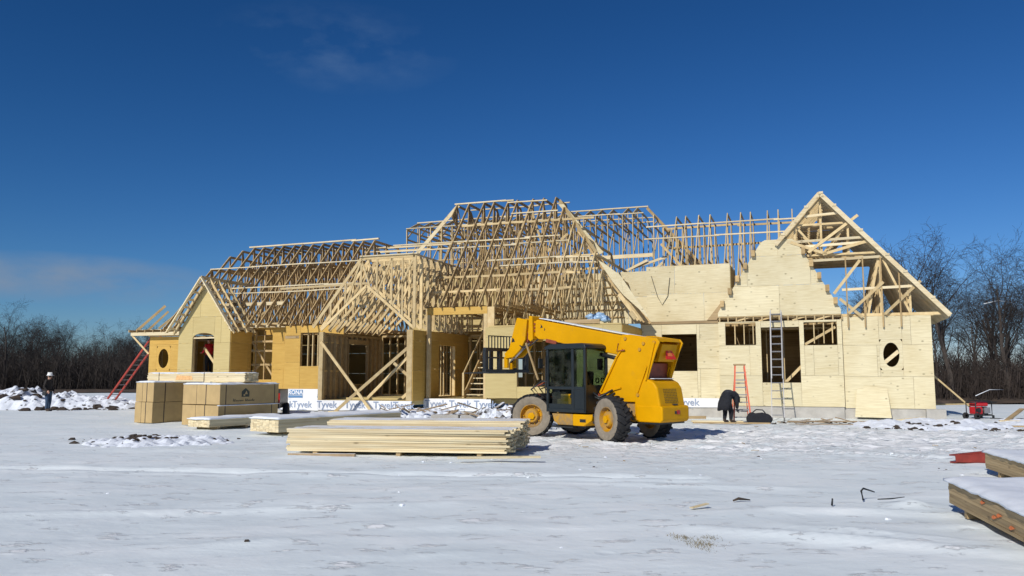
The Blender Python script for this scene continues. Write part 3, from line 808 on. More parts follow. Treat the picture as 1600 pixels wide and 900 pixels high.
MB().box(-31.4, -30.9, -3.4, -3.36, 0.75, 1.85).build('brace_block', M['board'], house)
wall(front(-1.2), -32.3, -29.5, 0.75, 3.9, M['ply_y'], sheathed=False, stud_parts=True, name='partition')
MB().box(-32.2, -31.2, -2.9, -2.3, 1.68, 1.73).build('work_platform', M['board'], house)
for u_ in (-32.15, -31.3): MB().box(u_, u_ + 0.08, -2.85, -2.35, 0.75, 1.68).build('trestle', M['lumber_old_shade'], house)
# ---- low wall with the round window at the left end
wall(front(-3.0), -35.0, -32.3, 0.75, 3.58, M['ply_y'], ellipses=[(-34.1, 2.52, 0.31, 0.47)])
slab('eave_beam', M['board'], (-35.9, -32.9, -3.35, -3.2, 3.64, 3.80)); slab('eave_beam', M['lumber'], (-35.0, -32.8, -3.12, -3.0, 3.60, 3.72))
slab('eave_beam', M['lumber_snow'], (-36.1, -33.2, -2.7, -2.5, 3.80, 3.98))
for u in [-36.0 + 0.5 * i for i in range(6)]: MB().box(u, u + 0.04, -3.4, -2.3, 3.81, 3.93).build('joist', M['lumber_old_shade'], house)
beamp('brace', (-35.85, -3.3, 3.66), (-35.0, -3.05, 2.75), 0.04, 0.08, 'lumber')

# ---- house wrap and lettering
def wrap_band(u0, u1, z0, z1, v, words=(), size=0.36, rona=()):
    mb = MB(); n = max(2, int((u1 - u0) / 0.4))
    pts = [(u0 + (u1 - u0) * i / n, 0.012 * math.sin(i * 2.1) + 0.01 * rnd.random(), 0.02 * rnd.random()) for i in range(n + 1)]
    for i in range(n):
        a, b = pts[i], pts[i + 1]
        vs = [(a[0], v - 0.01 + a[1] * 0.5, z0 + a[2]), (b[0], v - 0.01 + b[1] * 0.5, z0 + b[2]), (b[0], v - 0.01, z1), (a[0], v - 0.01, z1)]
        vs += [(p[0], p[1] + 0.012, p[2]) for p in vs]
        mb.add(vs, [(0, 1, 2, 3), (7, 6, 5, 4), (0, 4, 5, 1), (2, 6, 7, 3), (1, 5, 6, 2), (3, 7, 4, 0)])
    o = mb.build('house_wrap', M['wrap'], house)
    for (w_, u, z) in words:
        for (s_, sz, dz) in ((w_, size, 0.0), ('HomeWrap', size * 0.24, -size * 0.52)):
            t = link('lettering', text_mesh(s_, sz, M['ink'], 0.001, offset=0.004 if sz > 0.2 else 0.0), o, (u, v - 0.028, z + dz)); t.rotation_euler = (R(90), 0, 0)
    for u in rona:
        zz = (z0 + z1) / 2
        MB().box(u - 0.38, u + 0.38, v - 0.030, v - 0.027, zz - 0.02, zz + 0.20).build('logo_panel', M['ink_blue'], o)
        MB().box(u - 0.38, u + 0.38, v - 0.030, v - 0.027, zz - 0.15, zz - 0.05).build('logo_panel', M['ink_blue'], o)
        t = link('lettering', text_mesh('RONA', 0.27, M['wrap'], 0.002, offset=0.006), o, (u, v - 0.033, zz + 0.08)); t.rotation_euler = (R(90), 0, 0)
    return o
wrap_band(-11.1, -7.95, 0.36, 0.75, -0.004, [('Tyvek', -9.25, 0.57), ('Tyvek', -10.6, 0.57)], 0.40)
wrap_band(-27.2, -24.0, 0.60, 1.08, -3.03, rona=(-26.38, -24.85))
wrap_band(-27.2, -24.0, 0.12, 0.61, -3.06, [('Tyvek', -27.0, 0.38), ('Tyvek', -26.0, 0.38), ('Tyvek', -24.6, 0.38)], 0.42)
wrap_band(-23.95, -19.5, 0.24, 0.655, -5.0, [('Tyvek', -23.45, 0.47), ('Tyvek', -22.1, 0.47), ('Tyvek', -20.75, 0.47), ('Tyvek', -19.85, 0.47)], 0.40)
wrap_band(-19.5, -16.5, 0.24, 0.735, -3.92, [('Tyvek', -18.95, 0.52), ('Tyvek', -17.85, 0.52), ('Tyvek', -16.75, 0.52)], 0.40)
# bundle of blue plastic left on the bay roof
bl = MB()
for k in range(9):
    p = Vector((-12.3 + rnd.uniform(-0.35, 0.35), -2.9 + rnd.uniform(-0.2, 0.2), 3.95 + rnd.uniform(-0.08, 0.15)))
    bl.tube([p + Vector((-0.22, 0, rnd.uniform(-.05, .05))), p, p + Vector((0.22, 0.05, rnd.uniform(-.05, .05)))], [0.04, 0.13, 0.05], 6)
bl_o = bl.build('plastic_bundle', M['tarp_blue'], None, smooth=True)
bl_o.matrix_world = Matrix.Translation((16.0, 30.5, 0)) @ Matrix.Rotation(R(-20), 4, 'Z')
tag(bl_o, 'crumpled pale blue plastic lying on the bay roof above the boom', 'plastic')

# ---- roof trusses
def seg_mesh(segs, plane, thick, depth, name, mat):
    mb = MB(); N_ = Vector((1, 0, 0)) if plane == 'v' else Vector((0, 1, 0))
    for (p, q) in segs:
        a = Vector((0, p[0], p[1])) if plane == 'v' else Vector((p[0], 0, p[1]))
        b = Vector((0, q[0], q[1])) if plane == 'v' else Vector((q[0], 0, q[1]))
        d = (b - a).normalized()
        mb.beam(a, b, thick, depth, d.cross(N_))
    return mb.mesh(name, mat)

def truss_meshes(top, bottom, webs, plane, mat=None, td=0.12, bd=0.10, wd=0.075):
    m_ = mat or M['lumber']
    return (seg_mesh(top, plane, 0.042, td, 'roof_truss', m_), [seg_mesh([q], plane, 0.038, bd, 'bottom_chord', m_) for q in bottom] if bottom else None,
            seg_mesh(webs, plane, 0.036, wd, 'web_members', m_) if webs else None)

def place_truss(ms, plane, t, jitter=0.012):
    loc = (t, 0, 0) if plane == 'v' else (0, t, 0)
    o = link('roof_truss', ms[0], house, (loc[0], loc[1], rnd.uniform(-jitter, jitter)))
    o.rotation_euler = (0, rnd.uniform(-0.012, 0.012) if plane == 'v' else 0, 0)
    for q in (ms[1] or ()): link('bottom_chord', q, o)
    if ms[2]: link('web_members', ms[2], o)
    return o

def chain(pts): return [(pts[i], pts[i + 1]) for i in range(len(pts) - 1)]
def at(pts, x):
    for p, q in chain(pts):
        if min(p[0], q[0]) - 1e-6 <= x <= max(p[0], q[0]) + 1e-6 and abs(p[0] - q[0]) > 1e-6:
            return p[1] + (x - p[0]) / (q[0] - p[0]) * (q[1] - p[1])
    return pts[0][1]
def zig(top, bot, xs_t, xs_b, vert=()):
    out = []
    xs = sorted([(x, 't') for x in xs_t] + [(x, 'b') for x in xs_b])
    P = [(x, at(top, x) if k == 't' else at(bot, x)) for x, k in xs]
    out += chain(P)
    for x in vert: out.append(((x, at(bot, x)), (x, at(top, x))))
    return out

# left roof
def r1_profile(zt):
    run = zt - 3.9
    return [(-3.4, 3.9), (-3.4 + run * 0.955, zt), (7.7 - run * 0.955, zt), (7.7, 3.9)]
u = -33.85; i = 0
steps = {0: 7.25, 1: 7.95, 2: 8.3}
full = None
while u < -24.55:
    zt = steps.get(i, 8.42)
    if zt < 8.42 or full is None:
        pr = r1_profile(zt); bt = [(-3.4, 4.0), (7.7, 4.0)]
        a, b = pr[1][0], pr[2][0]
        ms = truss_meshes(chain(pr) + [((-3.4 + (7.15 - 3.9) * .955, 7.15), (7.7 - (7.15 - 3.9) * .955, 7.15))] if zt > 7.4 else chain(pr), [(bt[0], bt[1])],
                          zig(pr, bt, [-1.9, -0.2, a, (a + b) / 2, b, 4.5, 6.2], [-2.7, -1.0, 0.6, 1.5, 2.8, 3.9, 5.4, 7.0], [a, b]), 'v', M['lumber_old_shade'])
        if zt >= 8.42: full = ms
    else: ms = full
    place_truss(ms, 'v', u); u += 0.612; i += 1
def purlins(u0, u1, v, z, mat='lumber_snow', w=0.09, h=0.05, seg=3.0, slope=(0, 0, 1)):
    a = u0
    while a < u1 - 0.3:
        b = min(u1, a + seg * rnd.uniform(0.8, 1.2))
        o = rnd.uniform(-0.03, 0.03)
        beamp('purlin', (a - 0.12, v + o, z + o), (b + 0.12, v + o, z + o + rnd.uniform(-0.03, 0.03)), w, h, mat, None, slope)
        a = b
purlins(-32.2, -24.6, 0.93, 8.52, w=0.14, h=0.07); purlins(-32.2, -24.6, 3.3, 8.50)
purlins(-33.7, -24.6, -0.28, 7.25); purlins(-33.5, -24.6, 0.9, 7.18, 'lumber'); purlins(-31.5, -24.4, -1.45, 6.02); purlins(-31.3, -24.4, -1.75, 5.72)
purlins(-31.8, -28.0, -2.0, 5.15, 'board', w=0.05, h=0.16, seg=5); purlins(-33.6, -24.4, 5.0, 6.6, 'lumber')
for (p0, p1) in (((-31.5, -2.1, 4.1), (-30.2, -1.6, 5.2)), ((-29.8, -2.2, 4.2), (-28.4, -1.5, 5.3)), ((-34.6, -2.9, 4.0), (-34.0, -2.0, 5.0))): beamp('brace', p0, p1, 0.04, 0.10, 'lumber')
beamp('rafter', (-35.9, -3.0, 3.9), (-34.9, -2.2, 5.2), 0.04, 0.12, 'lumber_old_shade'); beamp('rafter', (-35.3, -2.9, 3.9), (-34.6, -2.3, 4.9), 0.04, 0.1, 'lumber_old_shade')

# rafter pairs of the little gable, with the ladder of lookouts under the rake
for k, v in enumerate((-4.5, -3.95, -3.35, -2.75)):
    c = -30.70 - 0.02 * k; zt = 6.22
    mt = M['board'] if k == 0 else M['lumber']
    for s in (-1, 1):
        o = MB(); o.beam((c, v, zt), (c + s * (1.88 if (s < 0 or k == 0) else 1.8), v, 3.68), 0.045 if k else 0.05, 0.15 if k == 0 else 0.13, Vector((s * -2.54, 0, -1.88)).cross(Vector((0, 1, 0))))
        o.build('rafter', mt, house)
for s in (-1, 1):
    for k in range(7):
        t = (k + 0.7) / 7.4
        u_, z_ = -30.72 + s * 1.85 * t, 6.20 - 2.5 * t
        beamp('lookout', (u_, -4.48, z_ - 0.09), (u_, -2.8, z_ - 0.09), 0.05, 0.10, 'lumber_snow', None, (0, 0, 1))
    beamp('rafter', (-30.74 + s * 0.1, -4.15, 5.92), (-30.74 + s * 1.75, -4.15, 3.62), 0.04, 0.12, 'lumber')
beamp('ridge_board', (-30.70, -4.5, 6.2), (-30.72, -0.5, 6.2), 0.05, 0.16, 'lumber')

# porch trusses: sloping left chord, flat top, scissor bottom
tp = [(-24.25, 3.72), (-21.95, 6.58), (-19.45, 6.58), (-19.45, 3.62)]
bt = [(-23.85, 3.60), (-21.68, 5.42), (-19.45, 3.60)]
ms = truss_meshes(chain(tp[:3]) + [((-19.45, 6.58), (-19.45, 3.62))], chain(bt),
                  [((-23.4, 4.76), (-23.4, 3.99)), ((-22.7, 5.62), (-22.7, 4.56)), ((-21.95, 6.55), (-21.95, 5.2)), ((-21.2, 6.55), (-21.2, 5.02)), ((-20.5, 6.55), (-20.5, 4.47)),
                   ((-22.7, 4.56), (-21.95, 6.55)), ((-21.95, 6.5), (-21.5, 5.3)), ((-21.2, 5.02), (-20.5, 6.55)), ((-20.5, 4.47), (-19.5, 6.5)), ((-20.0, 6.55), (-20.0, 4.05))], 'u', M['lumber'], td=0.13, bd=0.11)
v = -4.98
while v < 1.0: place_truss(ms, 'u', v); v += 0.61
for z, u_ in ((6.66, -21.9), (6.66, -19.5)): beamp('purlin', (u_, -5.1, z), (u_, 1.0, z), 0.09, 0.05, 'lumber_snow')
beamp('purlin', (-26.0, -4.9, 5.45), (-21.6, -4.95, 5.52), 0.05, 0.09, 'lumber')
beamp('purlin', (-22.0, -5.0, 6.66), (-19.3, -5.0, 6.66), 0.12, 0.05, 'lumber_snow')

# roof over entry and middle bay: front slope with hipped ends
def r2_profile(zt, v0=-4.05):
    z0 = 4.5 if v0 < -4 else 4.5 + (v0 + 4.05) * 1.13
    f = -4.05 + (zt - 4.5) / 1.126
    return [(v0, z0), (f, zt), (max(f + 0.8, 2.4 + (9.85 - zt) * 0.6), zt), (7.0, 4.6)]
u = -21.85; full = None
while u < -11.2:
    zt = 9.85
    if u < -20.05: zt = 9.85 - (-20.05 - u) * 1.28
    if u > -14.9: zt = 9.75 - (u + 14.9) * 1.36
    if zt < 5.3: break
    v0 = -4.05 if u > -19.5 else 0.1
    if zt < 9.85 or full is None:
        pr = r2_profile(zt, v0)
        if pr[1][0] <= v0 + 0.2: u += 0.612; continue
        a, b = pr[1][0], pr[2][0]; bt = [(v0, pr[0][1] + 0.02), (7.0, 4.62)]
        tops = [v0 + (a - v0) * t for t in (0.33, 0.66)] + [a, b, b + (7 - b) * 0.5]
        bots = [v0 + (a - v0) * t for t in (0.2, 0.5, 0.85)] + [(a + b) / 2, b + 0.8, 6.2]
        ms = truss_meshes(chain(pr), [(bt[0], bt[1])] if u < -17.2 else None, zig(pr, bt, tops, bots, [a, (v0 + a) / 2, b]), 'v', M['lumber_old_shade'] if int(u * 10) % 3 else M['lumber'])
        if zt >= 9.85 and v0 < -4: full = ms
    else: ms = full
    place_truss(ms, 'v', u); u += 0.612
purlins(-20.1, -17.3, 0.72, 9.93, w=0.12, h=0.06); purlins(-17.3, -15.6, 0.5, 9.75); purlins(-19.9, -15.0, 2.2, 9.9); purlins(-16.9, -14.9, -0.1, 9.1, 'board')
purlins(-22.4, -14.5, -1.15, 7.75); purlins(-23.0, -14.0, -1.3, 7.45); purlins(-17.3, -12.9, -2.15, 6.62); purlins(-16.6, -12.6, -2.35, 6.36, w=0.12); purlins(-17.2, -12.6, -2.0, 6.7, 'lumber')
purlins(-25.5, -20.4, 1.6, 8.15); purlins(-25.2, -19.6, 2.4, 8.35, 'lumber'); purlins(-25.2, -20.2, 0.9, 7.85, 'lumber'); purlins(-25.0, -20.0, 1.2, 7.3, 'lumber')
beamp('hip_rafter', (-20.05, 0.75, 9.88), (-22.6, 0.2, 6.9), 0.05, 0.17, 'board')
beamp('hip_rafter', (-14.95, 0.75, 9.72), (-12.55, -2.0, 6.75), 0.055, 0.14, 'lumber')
for (p0, p1) in (((-16.9, -0.3, 7.2), (-16.3, 0.6, 9.6)), ((-16.3, 0.5, 9.5), (-15.4, -0.2, 7.2)), ((-15.3, -1.2, 6.8), (-14.2, -0.6, 7.9)), ((-14.6, -0.3, 6.7), (-13.2, 0.6, 7.6))): beamp('brace', p0, p1, 0.045, 0.10, 'lumber')
# jack rafters of the right-hand hip and the strip of sheathing along it
v = -3.6
while v < -0.4:
    ut = -14.9 + max(0, (0.75 - v)) * 0.93 if v < 0.75 else -14.9
    zt = 3.85 + (-10.65 - ut) * 1.36
    beamp('jack_rafter', (ut, v, zt), (-10.65, v, 3.85), 0.042, 0.15, 'lumber_old_shade' if v > -2 else 'lumber', None, (1, 0, 0.7)); v += 0.61
# sheathed rake strips facing the front along that hip
MB().prism([(-12.33, 6.34), (-12.12, 6.23), (-11.44, 5.70), (-11.3, 4.86), (-11.76, 5.45)], -2.62, -2.60).build('rake_sheet', M['ply'], house)
MB().prism([(-11.435, 5.69), (-10.89, 4.85), (-10.34, 4.04), (-10.39, 3.96), (-10.69, 4.30), (-11.295, 4.865)], -2.624, -2.602).build('rake_sheet', M['ply'], house)
MB().prism([(-14.88, 9.45), (-14.62, 9.43), (-12.81, 7.13), (-12.98, 7.04)], 0.28, 0.31).build('rake_sheet', M['ply'], house)

# loft framing between porch roof and middle bay
wall(front(-0.4), -19.4, -16.2, 3.75, 6.6, M['ply'], sheathed=False, stud_parts=True, spacing=0.46, name='loft_wall')
wall(front(3.4), -24.0, -17.2, 3.78, 7.0, M['ply_m'], sheathed=True, name='loft_wall', spacing=0.6)
for k in range(7):
    u_ = -19.3 + k * 0.5
    beamp('brace', (u_, -1.6 + 0.1 * k, 4.6), (u_ + 0.6, 0.4, 7.4), 0.04, 0.09, 'lumber')
for k in range(5): beamp('brace', (-16.3 + k * 0.75, -2.9 + 0.2 * k, 4.0), (-15.9 + k * 0.75, -1.6, 6.4), 0.04, 0.09, 'lumber')
for (z, v_) in ((5.2, -3.3), (5.9, -2.7), (8.6, -0.3)): purlins(-19.4, -13.2, v_, z, 'lumber', w=0.05, h=0.09)
# tall roof at the back: trusses with upright fronts and flat tops
def r3(zt, zl=6.4):
    lo = min(10.12, zt - 0.02)
    tp = [(7.0, zl), (7.0, lo), (8.4, zt), (11.4, zt), (12.8, lo), (13.0, zl)]
    hz = [((7.0, z), (12.9, z)) for z in (lo, lo - 0.55, 6.6) if z > zl]
    return truss_meshes(chain(tp), hz, [((8.4, zt), (8.4, 6.5)), ((11.4, zt), (11.4, 6.5)), ((7.0, lo - 0.5), (8.4, zt)), ((9.8, zt), (9.8, 6.5)), ((8.4, lo - .5), (7.05, 8.0)), ((9.8, 8.0), (8.4, 6.6))], 'v', M['lumber'])
ms3 = r3(10.72); u = -26.0
while u < -12.25: place_truss(ms3, 'v', u); u += 0.70
for k, zt in enumerate((10.0, 9.3, 8.6, 7.9)): place_truss(r3(zt), 'v', -11.75 + 0.6 * k)
purlins(-26.0, -12.35, 8.42, 10.80, w=0.12, h=0.06); purlins(-26.0, -12.35, 6.98, 10.2, w=0.09); purlins(-26.0, -12.35, 11.3, 10.78); purlins(-26, -12.3, 9.8, 10.2, 'lumber')
purlins(-18.0, -11.9, 6.95, 7.9, 'board', w=0.05, h=0.2, seg=4); purlins(-26, -18, 6.95, 8.0, 'lumber')
for v in (8.4, 9.9, 11.4): beamp('hip_rafter', (-12.3, v, 10.72), (-9.6, v - 1.4, 7.6), 0.05, 0.14, 'lumber_old_shade')
for (p0, p1) in (((-12.9, 6.7, 7.2), (-11.0, 6.7, 7.75)), ((-11.0, 6.6, 7.8), (-10.6, 5.8, 9.0)), ((-14.2, 6.6, 6.6), (-12.0, 6.6, 7.6)), ((-12.6, 6.4, 6.2), (-11.2, 6.4, 7.4))): beamp('brace', p0, p1, 0.05, 0.12, 'board')
wall(front(6.9), -26.0, -11.0, 3.9, 6.4, M['ply'], sheathed=False, name='upper_wall', spacing=0.7)

# roof between the storey wall and the right wing: seen edge-on
tp = [(1.0, 3.95), (5.25, 9.45), (7.3, 9.45), (8.6, 7.6), (11.0, 4.0)]; bt = [(1.0, 4.0), (11.0, 4.0)]
ms4 = truss_meshes(chain(tp), [(bt[0], bt[1]), ((3.35, 7.0), (9.0, 7.0))], zig(tp, bt, [3.0, 5.25, 7.3, 8.8], [2.2, 4.2, 6.3, 8.0], [3.6, 5.25, 7.3]), 'v', M['lumber'])
for k in range(11): place_truss(ms4, 'v', -10.38 + 0.612 * k)
for (v, z) in ((4.85, 8.98), (4.3, 8.32)): purlins(-11.6, -4.2, v, z, 'lumber_snow', w=0.08, h=0.06)
for (v, z) in ((7.45, 9.3), (8.1, 8.4)): purlins(-11.0, -3.8, v, z, 'lumber', w=0.06, h=0.10)
beamp('brace', (-10.9, 4.2, 8.0), (-9.6, 3.2, 6.5), 0.04, 0.1, 'lumber')

# right wing roof: trusses across the wing, one behind the other
C_, AP, EZ, HS = -3.78, 8.90, 3.88, 4.40
sl = (AP - EZ) / HS
def rw(x): return AP - abs(x - C_) * sl
tp = [(C_ - HS, EZ), (C_, AP), (C_ + HS, EZ)]; bt = [(C_ - HS + 0.1, 4.05), (C_ + HS - 0.1, 4.05)]
webs = [((C_ - 2.1, rw(C_ - 2.1)), (C_ + 2.1, rw(C_ + 2.1))), ((C_ - 1.0, rw(C_ - 1.0)), (C_ + 1.0, rw(C_ + 1)))]
for dx in (-3.1, -1.0, 0.0, 1.0, 2.1, 3.1): webs.append(((C_ + dx, 6.5 if abs(dx) < 2 else 4.05), (C_ + dx, rw(C_ + dx))))
webs += [((C_ + 3.1, 4.05), (C_ + 2.1, rw(C_ + 2.1))), ((C_ - 3.1, 4.05), (C_ - 2.1, rw(C_ - 2.1))), ((C_ - 1.6, 4.05), (C_ - 2.1, rw(C_ - 2.1))), ((C_ + 1.6, 4.05), (C_ + 2.1, 6.5)), ((C_ + 1.0, rw(C_ + 1)), (C_, 6.5)), ((C_ - 1, rw(C_ - 1)), (C_, 6.5))]
ms5 = truss_meshes(chain(tp), [(bt[0], bt[1])], webs, 'u', M['lumber'], td=0.20, bd=0.11, wd=0.08)
v = 0.0
while v < 4.6: place_truss(ms5, 'u', v); v += 0.46
# front ladder of the rake: snowy outriggers at intervals
for s in (-1, 1):
    for x in (0.05, 0.52, 1.45, 2.35, 2.95, 3.85) if s > 0 else (0.52, 1.45):
        z = rw(C_ + s * x)
        beamp('outrigger', (C_ + s * x, -0.35, z + 0.13), (C_ + s * x, 0.9, z + 0.13), 0.16, 0.09, 'lumber_snow')
    beamp('rake_board', (C_, -0.30, AP + 0.06), (C_ + s * (HS if s > 0 else 1.75), -0.30, EZ + 0.06 if s > 0 else rw(C_ - 1.75) + 0.06), 0.05, 0.17, 'board', None, (s * sl, 0, 1))
for (x0, x1, z) in ((-4.4, -3.12, 8.08), (-5.1, -2.25, 7.05), (-4.6, -1.55, 6.25), (-4.4, -2.05, 6.85), (-3.1, -0.55, 5.05)):
    beamp('tie', (x0, -0.12, z), (x1, -0.12, z + 0.06), 0.04, 0.10, 'board')
for x in (-2.93, -2.31, -1.67, -1.04): MB().box(x - 0.025, x + 0.025, -0.16, -0.10, 3.55, min(6.3, rw(x) - 0.1)).build('upright', M['lumber_old_shade'], house)
for (p0, p1) in (((-4.95, -0.14, 7.05), (-3.6, -0.14, 6.5)), ((-3.75, -0.14, 6.5), (-1.9, -0.14, 7.0)), ((-4.3, -0.16, 6.6), (-2.4, -0.16, 8.0)), ((-3.4, -0.14, 4.9), (-2.4, -0.16, 6.2)), ((-2.9, -0.18, 4.1), (-1.6, -0.18, 5.3)), ((-1.6, -0.14, 4.05), (-0.3, -0.14, 5.3)), ((-3.2, -0.14, 4.7), (-2.4, -0.14, 3.95))):
    beamp('brace', p0, p1, 0.04, 0.11, 'lumber')
for k in range(3): beamp('purlin', (-5.0, 0.6 + k * 1.2, 6.55), (-1.75, 0.6 + k * 1.2, 6.6), 0.14, 0.04, 'lumber_old_shade')
# plywood offcut leaning against the right wing
oc = MB(); oc.prism([(0, 0), (1.28, -0.02), (1.20, 1.13), (0.42, 1.22), (0.35, 1.12), (0.12, 1.10)], 0, 0.018)
oco = oc.build('plywood_offcut', M['ply'])
oco.matrix_world = Matrix.Translation((16.0, 30.5, 0)) @ Matrix.Rotation(R(-20), 4, 'Z') @ Matrix.Translation((-2.85, -0.42, 0.10)) @ Matrix.Rotation(R(-17), 4, 'X')
tag(oco, 'ragged pale plywood offcut leaning on the wall under the oval window', 'plywood')

# ------------------------------------------------------------------ telescopic handler: x forward, y to its left (near side)
tele = empty('telescopic_handler', (3.17, 21.04, 0), R(135))
tag(tele, 'yellow telescopic handler with dark cab parked in front of the house', 'telehandler')

def wheel_meshes():
    t = MB()
    out = [(0.30, 0.16), (0.33, 0.185), (0.40, 0.205), (0.47, 0.21), (0.525, 0.195)]
    mid = [(0.525, 0.195), (0.553, 0.15), (0.56, 0.0), (0.553, -0.15), (0.525, -0.195)]
    inn = [(0.525, -0.195), (0.47, -0.21), (0.40, -0.205), (0.33, -0.185), (0.30, -0.16)]
    t.lathe(out, 40, 'y', 1); t.lathe(mid, 40, 'y', 0); t.lathe(inn, 40, 'y', 1); t.lathe([(0.30, -0.16), (0.30, 0.16)], 40, 'y', 0)
    tyre = t.mesh('tyre', [M['tread'], M['sidewall']], True)
    l = MB(); n = 19
    for k in range(n):
        for s in (-1, 1):
            a = 2 * math.pi * (k + (0.5 if s > 0 else 0)) / n
            p = []
            for (r_, tt, da) in ((0.572, 0.01 * s, 0.16), (0.570, 0.12 * s, 0.03), (0.545, 0.205 * s, -0.04)):
                p.append(Vector((r_ * math.cos(a + da), tt, r_ * math.sin(a + da))))
            up = Vector((math.cos(a), 0, math.sin(a)))
            l.beam(p[0], p[1], 0.055, 0.045, up); l.beam(p[1], p[2], 0.055, 0.05, up)
    lug = l.mesh('tread_lugs', M['tread'])
    r = MB()
    r.lathe([(0.315, 0.175), (0.300, 0.18), (0.285, 0.12), (0.27, 0.07), (0.21, 0.045), (0.195, 0.12), (0.165, 0.165), (0.10, 0.17), (0.0, 0.17)], 32, 'y')
    r.lathe([(0.315, -0.175), (0.30, -0.18), (0.28, -0.05), (0.0, -0.04)], 32, 'y')
    rim = r.mesh('rim', M['yellow_dirty'], False)
    h = MB(); h.lathe([(0.098, 0.165), (0.098, 0.215), (0.0, 0.22)], 6, 'y')
    for k in range(10):
        a = 2 * math.pi * k / 10
        h.box(0.235 * math.cos(a) - 0.014, 0.235 * math.cos(a) + 0.014, 0.05, 0.085, 0.235 * math.sin(a) - 0.014, 0.235 * math.sin(a) + 0.014)
    hub = h.mesh('hub', M['yellow'])
    return tyre, lug, rim, hub
WM = wheel_meshes()
def wheel(x, y, steer):
    w = empty('wheel', (x, y, 0.575)); w.parent = tele
    w.rotation_euler = (0, 0, R(steer) + (math.pi if y < 0 else 0))
    link('tyre', WM[0], w); link('tread_lugs', WM[1], w); r = link('rim', WM[2], w); link('hub', WM[3], w)
    r.rotation_euler = (0, rnd.uniform(0, 6), 0)
wheel(0, 0.92, -18); wheel(0, -0.92, -18); wheel(2.76, 0.92, 33); wheel(2.76, -0.92, 33)
for x in (0, 2.76):
    mb = MB(); mb.tube([(x, -0.72, 0.575), (x, -0.3, 0.575), (x, 0.3, 0.575), (x, 0.72, 0.575)], [0.09, 0.14, 0.14, 0.09], 10)
    mb.build('axle', M['yellow_dirty'], tele, True)
mb = MB(); mb.prism([(-0.7, 0.55), (3.1, 0.55), (3.25, 0.75), (3.25, 0.95), (2.3, 1.02), (-0.7, 1.02)], -0.36, 0.30); mb.build('chassis', M['yellow_dirty'], tele, bevel=0.02)
mb = MB(); mb.prism([(3.0, 0.62), (3.35, 0.70), (3.42, 1.0), (3.15, 1.18), (2.95, 1.0)], -0.55, 0.5); mb.build('front_frame', M['dark'], tele, bevel=0.03)
for k in range(6):
    y = 0.42 - k * 0.14
    MB().tube([(2.95, y, 1.0), (3.25 + 0.05 * (k % 2), y + 0.04, 1.28 + 0.05 * (k % 3)), (2.85, y + 0.02, 1.52 - 0.04 * k), (2.5, y - 0.1, 1.45)], 0.028, 6).build('hose', M['red_rust'] if k % 3 == 1 else M['dark'], tele, True)
# side tanks and step under the cab
mb = MB(); mb.prism([(0.62, 0.66), (1.30, 0.66), (1.30, 0.36), (0.92, 0.36), (0.66, 0.5)], 0.34, 0.93); mb.build('side_tank', M['yellow'], tele, bevel=0.02)
mb = MB(); mb.prism([(1.34, 0.66), (2.08, 0.66), (2.0, 0.45), (1.85, 0.36), (1.34, 0.36)], 0.34, 0.88); mb.build('side_tank', M['yellow_dirty'], tele, bevel=0.02)
MB().box(1.25, 2.0, 0.80, 0.98, 0.30, 0.335).build('step', M['dark'], tele)
MB().box(0.95, 2.0, 0.36, 0.80, 0.30, 0.36).build('belly_plate', M['dark'], tele)

# tall boom support: two shaped plates and the engine hood between them
plate = [(0.06, 2.73), (-0.20, 2.72), (-1.02, 2.60), (-1.10, 2.50), (-0.98, 2.25), (-0.70, 1.52), (-0.70, 1.0), (0.06, 1.0), (0.30, 1.12), (0.78, 1.18), (0.78, 1.24), (0.24, 2.12)]
for y in (0.335, -0.70):
    MB().prism(plate, y, y + 0.045).build('side_plate', M['yellow'], tele, bevel=0.012)
    yy = y + 0.045
    for (p0, p1, w) in (((0.24, 2.12), (0.78, 1.22), 0.05), ((-0.72, 1.90), (-0.42, 1.24), 0.04), ((-0.96, 2.50), (-0.68, 1.55), 0.05), ((0.10, 1.36), (0.76, 1.20), 0.04), ((0.05, 2.36), (0.26, 2.10), 0.04)):
        MB().beam((p0[0], yy + 0.02, p0[1]), (p1[0], yy + 0.02, p1[1]), 0.045, w).build('rib', M['yellow'], tele)
    for (x, z) in ((-0.05, 2.62), (-0.62, 2.48), (-0.50, 2.33), (-0.95, 2.50), (-0.42, 1.18)):
        b = MB(); b.lathe([(0.045, 0), (0.045, 0.03), (0.0, 0.032)], 10, 'y'); b.build('pin', M['yellow_dirty'], tele).location = (x, yy, z)
MB().prism([(0.78, 1.16), (0.92, 1.26), (0.95, 1.14), (0.80, 1.10)], 0.30, 0.42).build('bracket', M['red_rust'], tele)
MB().prism([(-0.55, 2.66), (-1.0, 2.60), (-1.06, 2.52), (-0.55, 2.58)], -0.65, 0.335).build('top_plate', M['yellow'], tele)
MB().prism([(-0.86, 2.50), (-1.00, 2.46), (-0.86, 2.02), (-0.72, 2.04)], -0.60, 0.10).build('rear_panel', M['yellow'], tele, bevel=0.015)
t = MB(); t.prism([(-0.23, -0.20), (0.23, -0.20), (0.055, 0.20), (-0.055, 0.20)], -0.006, 0.006, 'yz')
tri = t.build('warning_triangle', M['reflector'], tele); tri.location = (-0.955, -0.25, 2.27); tri.rotation_euler = (0, R(17), 0)
t = MB(); t.prism([(-0.11, -0.12), (0.11, -0.12), (0.02, 0.10), (-0.02, 0.10)], -0.010, 0.004, 'yz')
t2 = t.build('triangle_centre', M['spray'], tri); 
MB().prism([(-0.40, 2.0), (-0.66, 1.98), (-0.62, 1.56), (-0.35, 1.56)], -0.62, 0.30).build('inner_bulkhead', M['red_rust'], tele)
